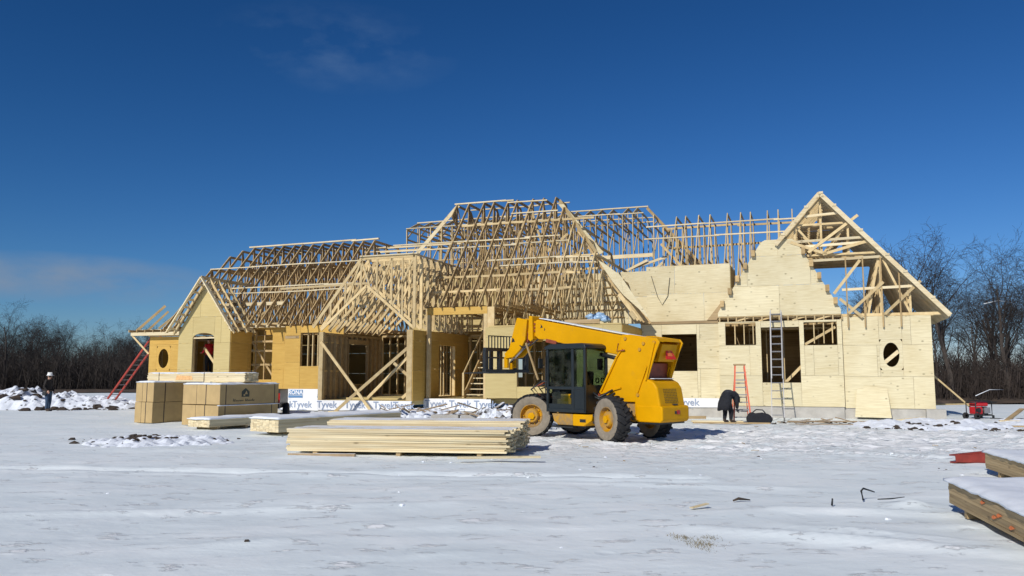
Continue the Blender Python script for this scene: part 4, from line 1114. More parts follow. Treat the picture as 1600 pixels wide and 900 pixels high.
hood = [(-0.30, 1.585), (-0.72, 1.575), (-0.90, 1.50), (-1.00, 1.36), (-1.08, 0.93), (-1.08, 0.60), (-0.30, 0.60)]
MB().prism(hood, -0.74, 0.385).build('engine_hood', M['yellow'], tele, bevel=0.05, segs=4)
MB().prism([(-0.36, 0.92), (-1.10, 0.92), (-1.16, 0.88), (-1.16, 0.56), (-1.08, 0.50), (-0.36, 0.50)], -0.80, 0.40).build('counterweight', M['yellow'], tele, bevel=0.05, segs=4)
g = MB()
for i in range(9):
    for j in range(9):
        yv = -0.42 + i * 0.066; s_ = j / 9
        z = 1.33 - 0.36 * s_; x = -1.007 - 0.070 * s_
        g.box(x - 0.012, x + 0.01, yv, yv + 0.022, z - 0.014, z)
g.build('grille', M['dark'], tele)
MB().box(-1.172, -1.15, -0.36, -0.24, 0.70, 0.80).build('rear_lamp', M['lamp_red'], tele)
MB().box(-1.17, -1.15, -0.22, -0.14, 0.71, 0.78).build('tow_socket', M['dark'], tele)
MB().box(-1.12, -1.09, -0.35, -0.15, 0.93, 0.96).build('latch', M['dark'], tele)
MB().prism([(-0.35, 0.62), (-0.05, 0.70), (0.05, 0.62), (-0.02, 0.52), (-0.35, 0.5)], -0.3, 0.38).build('tow_frame', M['yellow_dirty'], tele, bevel=0.02)
MB().tube([(-0.30, 0.42, 0.55), (-0.15, 0.44, 0.80), (-0.05, 0.42, 0.74), (0.06, 0.40, 0.60)], 0.03, 6).build('hose', M['dark'], tele, True)

# boom
MB().prism([(-0.82, 2.52), (-0.60, 2.56), (3.36, 3.30), (3.42, 3.26), (3.44, 2.82), (3.30, 2.72), (3.05, 2.70), (-0.60, 2.02), (-0.86, 2.1)], -0.32, 0.10).build('boom', M['yellow'], tele, bevel=0.025)
MB().beam((3.0, 0.075, 2.68), (2.6, 0.075, 2.60), 0.06, 0.10).build('boom_wear_pad', M['red_rust'], tele)
MB().prism([(-0.5, 2.625), (3.3, 3.328), (3.3, 3.345), (-0.5, 2.64)], -0.28, 0.06).build('snow_strip', M['snow_plain'], tele)
MB().prism([(3.38, 3.24), (4.0, 3.35), (4.02, 2.86), (3.40, 2.80)], -0.26, 0.04).build('inner_boom', M['yellow'], tele, bevel=0.02)
MB().prism([(3.52, 3.40), (3.66, 3.43), (3.70, 2.74), (3.60, 2.66), (3.50, 2.72)], -0.36, 0.13).build('boom_collar', M['yellow'], tele, bevel=0.02)
for z in (2.95, 3.05, 3.15): MB().box(3.44, 3.50, -0.3, 0.08, z, z + 0.05).build('wear_pad', M['red_rust'], tele)
for (y0, y1) in ((-0.32, -0.24), (0.06, 0.14)):
    MB().prism([(4.14, 3.39), (3.72, 3.31), (3.80, 2.72), (4.02, 2.42), (4.30, 2.22), (4.62, 2.18), (4.68, 2.33), (4.48, 2.46), (4.27, 3.06)], y0, y1).build('boom_head', M['yellow'], tele, bevel=0.015)
MB().prism([(4.10, 3.36), (3.74, 3.29), (3.80, 2.78), (4.05, 2.50), (4.20, 2.9)], -0.24, 0.06).build('boom_head_web', M['yellow'], tele)
MB().prism([(3.78, 2.95), (3.70, 2.78), (3.82, 2.62), (3.95, 2.70)], -0.20, 0.05).build('link', M['red_rust'], tele, bevel=0.01)
MB().tube([(3.82, -0.1, 2.72), (4.3, -0.1, 2.36), (4.66, -0.1, 2.05)], [0.06, 0.06, 0.03], 10).build('tilt_cylinder', M['steel'], tele, True)
MB().beam((3.72, 0.18, 2.62), (3.20, 0.22, 1.55), 0.035, 0.05).build('hose_guide', M['lumber_old_shade'], tele)
# lift cylinder and strut at the back of the cab
MB().tube([(0.95, 0.16, 2.24), (0.10, 0.16, 2.06)], 0.055, 10).build('lift_cylinder', M['dark'], tele, True)
MB().tube([(0.30, 0.20, 2.28), (0.18, 0.20, 1.98)], 0.05, 10).build('lift_pin', M['steel'], tele, True)
MB().tube([(0.22, 0.24, 2.1), (0.46, 0.24, 1.55)], 0.07, 10).build('strut', M['yellow'], tele, True)
MB().tube([(0.15, 0.42, 2.50), (0.20, 0.42, 2.30), (-0.05, 0.42, 2.32)], 0.018, 6).build('pipe', M['red_rust'], tele, True)

# cab
X0, X1, Y0, Y1, Z0, Z1 = 0.83, 2.22, 0.0, 0.95, 0.70, 2.48
cb = MB()
pil = 0.075
for (x, y) in ((X0, Y0), (X0, Y1 - pil), (X1 - pil, Y0), (X1 - pil, Y1 - pil)): cb.box(x, x + pil, y, y + pil, Z0, Z1 - 0.07)
cb.box(1.24, 1.33, Y1 - pil + 0.004, Y1 - 0.004, Z0, Z1 - 0.07)
cb.box(X0, X1, Y1 - 0.07, Y1 - 0.01, Z0, 0.80); cb.box(X0 + .01, X1 - .01, Y1 - 0.065, Y1 - 0.012, 1.30, 1.38)
cab = cb.build('cab', M['cabframe'], tele, bevel=0.015)
MB().prism([(X0 - 0.03, 2.40), (X0, 2.47), (X0 + 0.12, 2.52), (X1 - 0.15, 2.52), (X1 + 0.04, 2.46), (X1 + 0.06, 2.38), (X0 - 0.03, 2.38)], Y0 - 0.02, Y1 + 0.02).build('roof', M['cabframe'], cab, bevel=0.03)
MB().box(X0 + 0.01, X0 + 0.05, Y0, Y1, Z0, 1.42).build('rear_lower_panel', M['cabframe'], cab)
MB().box(X1 - 0.05, X1 - 0.01, Y0, Y1, Z0, 1.05).build('front_lower_panel', M['cabframe'], cab)
MB().box(X0, X1, Y0, Y0 + 0.03, Z0, 1.2).build('side_lower_panel', M['cabframe'], cab)
MB().box(X0, X1, Y0, Y1 - 0.02, Z0, 0.76).build('cab_floor', M['dark'], cab)
MB().box(X0 + 0.08, 1.24, Y1 - 0.045, Y1 - 0.02, 0.80, 1.30).build('door_lower_panel', M['cabframe'], cab)
MB().box(1.34, X1 - pil, Y1 - 0.045, Y1 - 0.025, 0.80, 0.92).build('door_lower_panel', M['cabframe'], cab)
MB().box(1.46, 2.02, Y1 - 0.05, Y1 - 0.03, 0.92, 1.24).build('door_lower_glass', M['glass'], cab)
MB().box(1.50, 2.0, Y1 - 0.42, Y1 - 0.2, 0.82, 1.18).build('battery_box', M['yellow_dirty'], cab)
def pane(name, *b): MB().box(*b).build(name, M['glass'], cab)
pane('window_pane', 1.34, X1 - pil, Y1 - 0.045, Y1 - 0.037, 1.38, 2.40); pane('window_pane', X0 + pil, 1.24, Y1 - 0.045, Y1 - 0.037, 1.38, 2.40)
pane('window_pane', X0 + 0.03, X0 + 0.038, Y0 + pil, Y1 - pil, 1.42, 2.40); pane('window_pane', X1 - 0.038, X1 - 0.03, Y0 + pil, Y1 - pil, 1.05, 2.40)
pane('window_pane', X0 + pil, X1 - pil, Y0 + 0.03, Y0 + 0.038, 1.2, 2.40)
st_ = MB(); st_.box(1.02, 1.48, 0.42, 0.84, 1.06, 1.18); st_.prism([(0.98, 1.14), (1.10, 1.14), (1.03, 1.78), (0.94, 1.78)], 0.44, 0.82); st_.box(1.1, 1.4, 0.46, 0.80, 0.76, 1.06)
st_.build('seat', M['dark'], cab, bevel=0.04)
sw = MB(); ring = [(1.80 + 0.05 * math.sin(2 * math.pi * k / 20), 0.48 + 0.19 * math.cos(2 * math.pi * k / 20), 1.62 + 0.18 * math.sin(2 * math.pi * k / 20)) for k in range(21)]
sw.tube(ring, 0.016, 6, False); sw.tube([(2.05, 0.48, 1.2), (1.80, 0.48, 1.62)], 0.03, 8); sw.build('steering_wheel', M['dark'], cab, True)
MB().box(1.86, 2.16, 0.15, 0.8, 1.05, 1.32).build('dashboard', M['dark'], cab, bevel=0.03)
MB().box(0.90, 0.96, 0.14, 0.30, 1.82, 2.12).build('work_lamp', M['dark'], cab)
for (y, z) in ((0.20, 1.53), (0.08 + 0.05, 1.53)): pass
for y in (0.14, 0.36):
    b = MB(); b.lathe([(0.075, 0), (0.075, 0.02), (0.05, 0.02), (0.05, 0)], 16, 'x'); b.build('gauge_ring', M['dark'], cab, False).location = (0.90, y, 1.54)
MB().tube([(X1 + 0.02, Y1 + 0.0, 1.9), (X1 + 0.1, Y1 + 0.12, 2.0), (X1 + 0.1, Y1 + 0.14, 2.2)], 0.014, 6).build('mirror_arm', M['dark'], cab)
mb = MB(); mb.box(X1 + 0.06, X1 + 0.10, Y1 + 0.05, Y1 + 0.22, 1.86, 2.14); mb.build('mirror', M['dark'], cab, bevel=0.02)
MB().tube([(X1 - 0.02, Y1 + 0.02, 2.2), (X1 - 0.02, Y1 + 0.05, 1.2)], 0.014, 6).build('grab_rail', M['dark'], cab)

# fork carriage at the boom head
cg = MB()
for (y0, y1) in ((0.74, 0.88), (-0.98, -0.84), (0.16, 0.30), (-0.46, -0.34)): cg.box(4.72, 4.84, y0, y1, 1.80, 2.44)
cg.box(4.70, 4.82, -0.98, 0.88, 2.40, 2.50); cg.box(4.70, 4.86, -0.98, 0.88, 1.76, 1.86); cg.box(4.735, 4.81, -0.86, 0.76, 2.18, 2.23)
car = cg.build('fork_carriage', M['dark'], tele, bevel=0.012)
MB().box(4.76, 4.80, -0.45, 0.70, 2.84, 2.87).build('backrest_rail', M['dark'], car)
for k in range(10): MB().box(4.765, 4.79, -0.45 + k * 0.125, -0.425 + k * 0.125, 2.50, 2.84).build('backrest_bar', M['dark'], car)
for y in (0.42, -0.56):
    MB().prism([(4.86, 2.42), (4.92, 2.42), (4.93, 1.80), (6.05, 1.76), (6.05, 1.735), (4.90, 1.735), (4.86, 1.80)], y, y + 0.12).build('fork', M['dark'], car)
for (x0, x1, y, z0, z1) in ((4.58, 4.72, 0.02, 1.90, 2.24), (4.58, 4.72, -0.30, 1.90, 2.24), (4.56, 4.66, -0.14, 1.86, 2.05)):
    MB().box(x0, x1, y, y + 0.09, z0, z1).build('attachment_bracket', M['yellow'], tele, bevel=0.015)

# scuffs, labels and lines on the paintwork
for (x, z, a, b_) in ((3.12, 3.06, 0.10, 0.10), (3.02, 2.98, 0.05, 0.07)):
    MB().prism([(x, z), (x + a, z - 0.02), (x + a * 0.7, z + b_ * 0.4), (x + a * 0.9, z + b_), (x + a * 0.4, z + b_ * 0.6)], 0.128, 0.132).build('decal', M['dark'], tele).location = (0, -0.027, 0)
MB().prism([(4.22, 2.68), (4.36, 2.66), (4.32, 2.80), (4.26, 2.76)], 0.142, 0.146).build('decal', M['dark'], tele)
MB().box(0.85, 1.05, 0.932, 0.936, 0.46, 0.54).build('warning_label', M['dark'], tele)
MB().tube([(3.3, 0.06, 2.75), (3.55, 0.16, 2.55), (3.9, 0.16, 2.5), (4.1, 0.1, 2.6)], 0.022, 6).build('hose', M['dark'], tele, True)
MB().tube([(0.35, 0.42, 1.30), (0.70, 0.55, 1.10), (0.85, 0.60, 1.22), (0.92, 0.7, 1.30)], 0.03, 6).build('hose', M['dark'], tele, True)
MB().tube([(0.30, 0.40, 1.22), (0.65, 0.50, 1.02), (0.80, 0.62, 1.12)], 0.025, 6).build('hose', M['dark'], tele, True)
MB().box(-1.05, 0.0, -0.74, 0.38, 0.46, 0.50).build('skid_plate', M['dark'], tele)
# snow caught on the flat parts
MB().box(-0.85, -0.35, -0.60, 0.28, 1.582, 1.60).build('snow_strip', M['snow_plain'], tele, bevel=0.01)

# ------------------------------------------------------------------ boxes and lumber on the snow
E1 = Vector((0.485, 0.875, 0)); E2 = Vector((-0.875, 0.485, 0)); YAW = math.atan2(0.875, 0.485)
def local_frame(o, loc, yaw): o.location = loc; o.rotation_euler = (0, 0, yaw)

def snow_cap(parent, x0, x1, y0, y1, z, h=0.05, seed=0, cover=1.0, name='snow_cap'):
    """uneven pad of snow lying on a flat top"""
    nx = max(6, int((x1 - x0) / 0.09)); ny = max(5, int((y1 - y0) / 0.09))
    nx, ny = min(nx, 60), min(ny, 40)
    vs = []; fs = []
    for j in range(ny + 1):
        for i in range(nx + 1):
            fx, fy = i / nx, j / ny
            e = min(fx, 1 - fx) * (x1 - x0); f = min(fy, 1 - fy) * (y1 - y0)
            edge = min(1.0, min(e, f) / 0.10)
            x, y = x0 + fx * (x1 - x0), y0 + fy * (y1 - y0)
            n_ = fbm(x, y, 1.4, 4, seed)
            jx = 0.03 * fbm(x, y, 3.0, 2, seed + 5) * (1 - edge); jy = 0.03 * fbm(x, y, 3.0, 2, seed + 9) * (1 - edge)
            hh = h * (0.25 + 0.75 * edge ** 0.6) * (0.8 + 0.5 * n_)
            if n_ < (1 - cover) * 1.2 - 0.6 and cover < 1: hh = -0.02
            vs.append((x + jx, y + jy, z + hh))
    for j in range(ny):
        for i in range(nx):
            a = j * (nx + 1) + i; fs.append((a, a + 1, a + nx + 2, a + nx + 1))
    base = len(vs)
    rim = [i for i in range(nx + 1)] + [j * (nx + 1) + nx for j in range(1, ny + 1)] + [ny * (nx + 1) + i for i in range(nx - 1, -1, -1)] + [j * (nx + 1) for j in range(ny - 1, 0, -1)]
    for r_ in rim: vs.append((vs[r_][0], vs[r_][1], z - 0.012 - 0.02 * abs(fbm(vs[r_][0], vs[r_][1], 5, 2, seed))))
    n = len(rim)
    for k in range(n): fs.append((rim[k], base + k, base + (k + 1) % n, rim[(k + 1) % n]))
    fs.append(tuple(base + k for k in range(n - 1, -1, -1)))
    mb = MB(); mb.add(vs, fs)
    return mb.build(name, M['snow_plain'], parent, smooth=True)

def carton(loc, l1, l2, h, label, straps=(0.2, 0.75), yaw=YAW):
    """packed carton: x along E1 (right-hand face), y along E2 (left-hand face)"""
    o = MB(); o.box(0, l1, 0, l2, 0, h); o = o.build('carton', M['card'], None, bevel=0.012)
    local_frame(o, loc, yaw); tag(o, label, 'box', 'large cartons stacked left of the lumber')
    for s in straps:
        x = l1 * s
        f = MB(); f.box(x, x + 0.03, -0.006, l2 + 0.006, -0.002, 0.004); f.box(x, x + 0.03, -0.006, 0.0, 0.004, h + 0.004); f.box(x, x + 0.03, -0.006, l2 + 0.006, h, h + 0.006)
        f.build('strap', M['strap'], o)
    y = l2 * 0.36
    f = MB(); f.box(-0.006, 0, y, y + 0.03, 0.0, h + 0.004); f.build('strap', M['strap'], o)
    f = MB(); f.box(-0.004, 0.0, l2 * 0.62, l2 * 0.62 + 0.01, 0.0, h); f.build('flap_seam', M['strap'], o)
    return o
cB = Vector((-9.67, 26.61, 0.02))
b1 = carton(cB, 2.66, 1.75, 0.67, 'lower carton of the front stack with orange spray on its shaded side', (0.10, 0.88))
b2 = carton(cB + E1 * 0.03 - E2 * 0.02 + Vector((0, 0, 0.695)), 2.62, 1.80, 0.68, 'upper carton of the front stack printed with a house emblem', (0.09, 0.92))
bA = Vector((-12.62, 28.36, 0.02))
b3 = carton(bA, 2.1, 0.95, 0.72, 'lower carton of the left stack beside the red ladder', (0.22,))
b4 = carton(bA + E1 * 0.02 + Vector((0, 0, 0.73)), 2.1, 0.95, 0.70, 'upper carton of the left stack under the lumber end', (0.22,))
for o, s in ((b1, 1), (b2, 2), (b4, 4)):
    dims = {1: (2.66, 1.75, 0.67), 2: (2.62, 1.80, 0.68), 4: (2.1, 0.95, 0.70)}[s]
    if s == 1: snow_cap(o, -0.01, 2.68, -0.035, 0.05, dims[2], 0.035, 1.0)
    else: snow_cap(o, -0.02, dims[0] + 0.01, -0.02, dims[1], dims[2], 0.045, float(s))
# emblem: little house with a tree, and an illegible line of print below
em = MB()
em.prism([(0.92, 0.24), (1.26, 0.24), (1.26, 0.42), (1.09, 0.54), (0.92, 0.42)], -0.007, -0.001, 'xz'); emo = em.build('emblem', M['ink_dark'], b2)
tr = MB(); tr.prism([(1.0, 0.27), (1.07, 0.27), (1.07, 0.33), (1.0, 0.33)], -0.010, -0.006); tr.prism([(1.05, 0.33), (1.18, 0.33), (1.12, 0.45)], -0.010, -0.006); tr.build('emblem_tree', M['card'], emo)
pr_ = MB()
x = 0.55
for k in range(15):
    w = rnd.uniform(0.035, 0.06); hgt = rnd.choice((0.05, 0.05, 0.085)) if k not in (0, 8) else 0.10
    pr_.prism([(x, 0.09), (x + w * 0.7, 0.09), (x + w, 0.09 + hgt), (x + w * 0.5, 0.09 + hgt)], -0.006, -0.001); x += w + (0.075 if k == 7 else 0.012)
pr_.build('print_line', M['ink_dark'], b2)
sp = MB()
for k in range(26):
    x0 = 0.7 + k * 0.045; sp.prism([(x0, 0.10 + 0.02 * math.sin(k)), (x0 + 0.05, 0.10), (x0 + 0.05, 0.19 + 0.03 * math.sin(k * 1.7)), (x0, 0.19)], -0.006, -0.001)
sp.build('spray_mark', M['spray'], b1)

def lumber_stack(name, loc, yaw, L, nw, nh, bw, bh, mat, topmat, label, cat='lumber', jitter=0.06, endjit=0.0, gap=0.004, sticks=True, snow=0.0, ragged=0.0, group=None, per_layer=None):
    root = empty(name, loc, yaw); tag(root, label, cat, group)
    base = 0.09 if sticks else 0.02
    if sticks:
        for fx in (0.12, 0.5, 0.86):
            MB().box(L * fx - 0.045, L * fx + 0.045, 0.02, nw * bw - 0.02, 0.0, 0.088).build('bearer', M['board_old_shade'], root)
    variants = []
    for k in range(4):
        mb = MB(); l_ = L * (1 - ragged * k * 0.5); mb.box(0, l_, 0.0015, bw - 0.0015, 0.001, bh - 0.001); variants.append(mb.mesh('board', mat))
    tv = MB(); tv.box(0, L, 0.0015, bw - 0.0015, 0.001, bh - 0.001); tvm = tv.mesh('board', topmat)
    for j in range(nh):
        n_ = nw if not per_layer else per_layer[j]
        for i in range(n_):
            inner = 0 < i < n_ - 1 and 0 < j < nh - 1
            me = tvm if j == nh - 1 else rnd.choice(variants)
            o = link('board', me, root, (rnd.uniform(-jitter, jitter), i * bw + rnd.uniform(-gap, gap) * 0.3, base + j * bh))
            o.rotation_euler = (0, 0, rnd.uniform(-0.0025, 0.0025) + (rnd.uniform(-0.012, 0.012) if (endjit and i == 0) else 0))
    if snow: snow_cap(root, -0.04, L + 0.04, -0.03, nw * bw + 0.03, base + nh * bh, snow, loc[0])
    return root
yawM = math.atan2(16.49 - 17.15, 0.29 + 4.70)
# the big pale stack in front: two lifts, the back one taller
lumber_stack('lumber_stack', (-4.70, 17.12, 0.0), yawM, 4.72, 8, 12, 0.14, 0.039, M['board'], M['board_snow'], 'front lift of the long pale lumber pile in front of the machine', jitter=0.07, endjit=1, ragged=0.01)
lumber_stack('lumber_stack', (-4.16, 18.30, 0.0), yawM, 4.45, 8, 15, 0.14, 0.039, M['board'], M['board_snow'], 'rear taller lift of the long pale lumber pile', jitter=0.05, ragged=0.01)
# strewn boards on and beside it
def loose_board(p0, p1, w, h, label, mat='board', cat='board', group=None, name='loose_board'):
    mb = MB(); mb.beam(p0, p1, w, h); o = mb.build(name, M[mat]); tag(o, label, cat, group); return o
bxs = lumber_stack('lumber_bundle', tuple(Vector((-9.1, 27.43, 1.40)) + Vector((0, 0, 0.045))), math.atan2(0.485, -0.875), 5.05, 5, 8, 0.12, 0.038, M['board'], M['board_snow'], 'long lumber bundle with orange mark lying across the cartons', jitter=0.03, sticks=False)
bxs.rotation_euler = (R(0), 0, math.atan2(0.485, -0.875))
for ch in bxs.children: ch.location.y -= 0.6
snow_cap(bxs, 0, 5.05, -0.6, 0.0, 0.02 + 8 * 0.038, 0.03, 3.3)
s_ = MB(); s_.prism([(2.6, 0.08), (3.5, 0.08), (3.45, 0.24), (2.65, 0.22)], 0.003, 0.009, 'xz'); s_.build('spray_mark', M['spray_faint'], bxs)
for x in (2.0, 4.4):
    f = MB(); f.box(x, x + 0.03, 0.003, 0.01, -0.01, 0.34); f.build('strap', M['strap'], bxs)
# bundles lying low in front of the cartons
lb = lumber_stack('lumber_bundle', (-9.28, 24.85, 0.0), YAW, 3.0, 8, 7, 0.12, 0.036, M['board'], M['board_snow'], 'low snow-topped bundle at the foot of the cartons', jitter=0.008, snow=0.05, sticks=True)
lumber_stack('lumber_bundle', (-6.52, 22.62, 0.0), math.atan2(4.2, 2.7), 5.2, 9, 10, 0.13, 0.038, M['board'], M['board_snow'], 'snow-topped timber bundle with its square end towards the viewer', jitter=0.008, snow=0.06)
# stacks at the lower right corner
for (loc, lab, L) in (((5.43, 10.17, 0.0), 'nearest aged lumber stack under thick snow at the right edge', 4.9), ((8.09, 13.92, 0.0), 'second aged lumber stack behind it at the right edge', 4.9)):
    r_ = lumber_stack('snowy_lumber_stack', loc, math.atan2(-0.97, -0.24), L, 8, 7, 0.15, 0.040, M['board_old_shade'], M['board_old_shade'], lab, jitter=0.02, sticks=True, snow=0.065)
    if loc[0] < 7:
        for (x, z) in ((1.25, 0.28), (1.6, 0.18), (1.75, 0.22), (2.1, 0.16)):
            f = MB(); f.prism([(x, z), (x + 0.05, z - 0.015), (x + 0.17, z + 0.02), (x + 0.06, z + 0.03)], -0.010, -0.006, 'xz'); f.build('spray_mark', M['spray'], r_)

# ------------------------------------------------------------------ utility trailer behind the cartons
tw = empty('utility_trailer', (-8.72, 30.25, 0), R(8)); tag(tw, 'dark utility trailer with red tail lamp half hidden behind the cartons', 'trailer')
tb = MB(); tb.box(-1.5, 0.0, 0, 2.4, 0.45, 0.52); tb.box(-1.5, 0, 0, 0.05, 0.52, 1.05); tb.box(-0.05, 0, 0.05, 2.4, 0.52, 1.15); tb.box(-1.5, -1.45, 0.05, 2.4, 0.52, 1.15); tb.box(-1.45, -0.05, 2.35, 2.4, 0.52, 1.15)
tb.build('trailer_box', M['dark'], tw, bevel=0.01)
MB().box(-0.10, 0.03, -0.05, 0.0, 0.66, 1.02).build('tail_lamp', M['lamp_red'], tw, bevel=0.01)
for x in (0.10, -1.60):
    w = MB(); w.lathe([(0.14, -0.08), (0.28, -0.10), (0.32, -0.06), (0.32, 0.06), (0.28, 0.10), (0.14, 0.08), (0.0, 0.06)], 24, 'x'); o = w.build('wheel', M['tread'], tw, True); o.location = (x, 1.2, 0.32)
MB().tube([(-0.75, 2.4, 0.48), (-0.75, 3.4, 0.48)], 0.05, 8).build('drawbar', M['dark'], tw)
MB().box(-1.5, 0.0, 0.1, 0.5, 1.06, 1.10).build('snow_cap', M['snow_plain'], tw, bevel=0.02)

# ------------------------------------------------------------------ ladders
def ladder(name, base, top, width, rungs, side_dir, rail_mat, rung_mat, label, rail=(0.035, 0.075), group=None, rung_r=0.017, fly=None):
    root = empty(name, base); tag(root, label, 'ladder', group)
    b0 = Vector((0, 0, 0)); d = Vector(top) - Vector(base); s = Vector(side_dir).normalized() * width / 2
    n = d.cross(s).normalized()
    for k in (-1, 1):
        MB().beam(b0 + s * k, d + s * k, rail[0], rail[1], n).build('rail', rail_mat, root)
        f = MB(); f.beam(b0 + s * k - Vector((0, 0, 0.02)), b0 + s * k + d * 0.02, rail[0] + 0.03, rail[1] + 0.03, n); f.build('foot', M['dark'], root)
    L = d.length
    for i in range(rungs):
        p = d * ((i + 0.6) / rungs)
        MB().tube([p - s, p + s], rung_r, 6).build('rung', rung_mat, root)
    if fly:      # upper section lying on the lower one
        for k in (-1, 1):
            o = n * fly[2]
            MB().beam(d * fly[0] + s * k * 0.9 + o, d * fly[1] + s * k * 0.9 + o, rail[0], rail[1], n).build('fly_rail', rail_mat, root)
        m_ = int(rungs * (fly[1] - fly[0]))
        for i in range(m_):
            p = d * (fly[0] + (fly[1] - fly[0]) * (i + 0.5) / m_) + n * fly[2]
            MB().tube([p - s * 0.9, p + s * 0.9], rung_r, 6).build('rung', rung_mat, root)
    return root
ladder('extension_ladder', (-21.3, 42.4, 0.05), (-18.0, 40.8, 3.85), 0.46, 15, (0.55, 0.83, 0.0), M['ladder_red'], M['alu'], 'long red extension ladder against the left end of the house', (0.05, 0.10), rung_r=0.022)
ladder('extension_ladder', (9.98, 30.35, 0.02), (10.60, 32.08, 4.22), 0.44, 14, (0.94, -0.342, 0), M['alu'], M['alu'], 'tall aluminium extension ladder in front of the big doorway', (0.028, 0.06), fly=(0.36, 1.01, -0.06), rung_r=0.018)

def step_ladder():
    root = empty('step_ladder', (8.22, 29.0, 0)); tag(root, 'orange step ladder standing beside the bent worker', 'ladder')
    h = 2.05; mo = M['ladder_orange']
    root.rotation_euler = (0, 0, R(-12))
    for s in (-1, 1):
        MB().beam((s * 0.30 + 0.02, -0.28, 0), (s * 0.16, 0.12, h), 0.05, 0.105, (0, 1, 0.2)).build('rail', mo, root)
        MB().beam((s * 0.30, 0.85, 0), (s * 0.15, 0.22, h - 0.05), 0.03, 0.06, (0, 1, 0.2)).build('back_leg', mo, root)
    for i in range(7):
        t = (i + 0.8) / 7.8; w = 0.30 + (0.16 - 0.30) * t
        y = -0.28 + 0.40 * t
        MB().box(-w, w, y - 0.05, y + 0.07, h * t - 0.025, h * t + 0.012).build('tread', M['alu'], root)
    for i in range(3):
        t = (i + 0.7) / 4; MB().box(-0.28 + 0.1 * t, 0.28 - 0.1 * t, 0.84 - 0.62 * t, 0.87 - 0.62 * t, h * t, h * t + 0.04).build('back_bar', M['alu'], root)
    MB().box(-0.21, 0.21, 0.04, 0.30, h - 0.01, h + 0.05).build('top_cap', M['board_old_shade'], root, bevel=0.01)
step_ladder()

# ------------------------------------------------------------------ people
def skin_mesh(name, joints, edges, mats, classify):
    """grow one continuous body over a skeleton; joints: (x,y,z,rx,ry)"""
    me = bpy.data.meshes.new(name); me.from_pydata([j[:3] for j in joints], edges, [])
    o = bpy.data.objects.new(name, me); col.objects.link(o)
    o.modifiers.new('skin', 'SKIN')
    for i, j in enumerate(joints):
        sv = me.skin_vertices[0].data[i]; sv.radius = (j[3], j[4] if len(j) > 4 else j[3]); sv.use_root = (i == 0)
    ss = o.modifiers.new('sub', 'SUBSURF'); ss.levels = 2; ss.render_levels = 2
    dg = bpy.context.evaluated_depsgraph_get(); dg.update()
    out = bpy.data.meshes.new_from_object(o.evaluated_get(dg))
    bpy.data.objects.remove(o); bpy.data.meshes.remove(me)
    out.name = name; out.materials.clear()
    for m_ in mats: out.materials.append(m_)
    for p in out.polygons: p.material_index = classify(p.center); p.use_smooth = True
    return out

def hand(parent, wrist, direction, palm_side, mat):
    d = Vector(direction).normalized(); s = Vector(palm_side).normalized(); n = d.cross(s).normalized()
    w = Vector(wrist); mb = MB()
    mb.beam(w, w + d * 0.09, 0.085, 0.03, n)
    for k, (off, ln) in enumerate(((-0.032, 0.065), (-0.011, 0.078), (0.011, 0.072), (0.032, 0.055))):
        p = w + d * 0.085 + s * off
        mb.tube([p, p + d * ln * 0.5 + n * 0.008, p + d * ln * 0.9 + n * 0.03], [0.009, 0.009, 0.007], 6)
    p = w + d * 0.03 - s * 0.04
    mb.tube([p, p - s * 0.025 + d * 0.03 + n * 0.01, p - s * 0.03 + d * 0.06 + n * 0.03], [0.011, 0.010, 0.008], 6)
    return mb.build('hand', mat, parent, True)

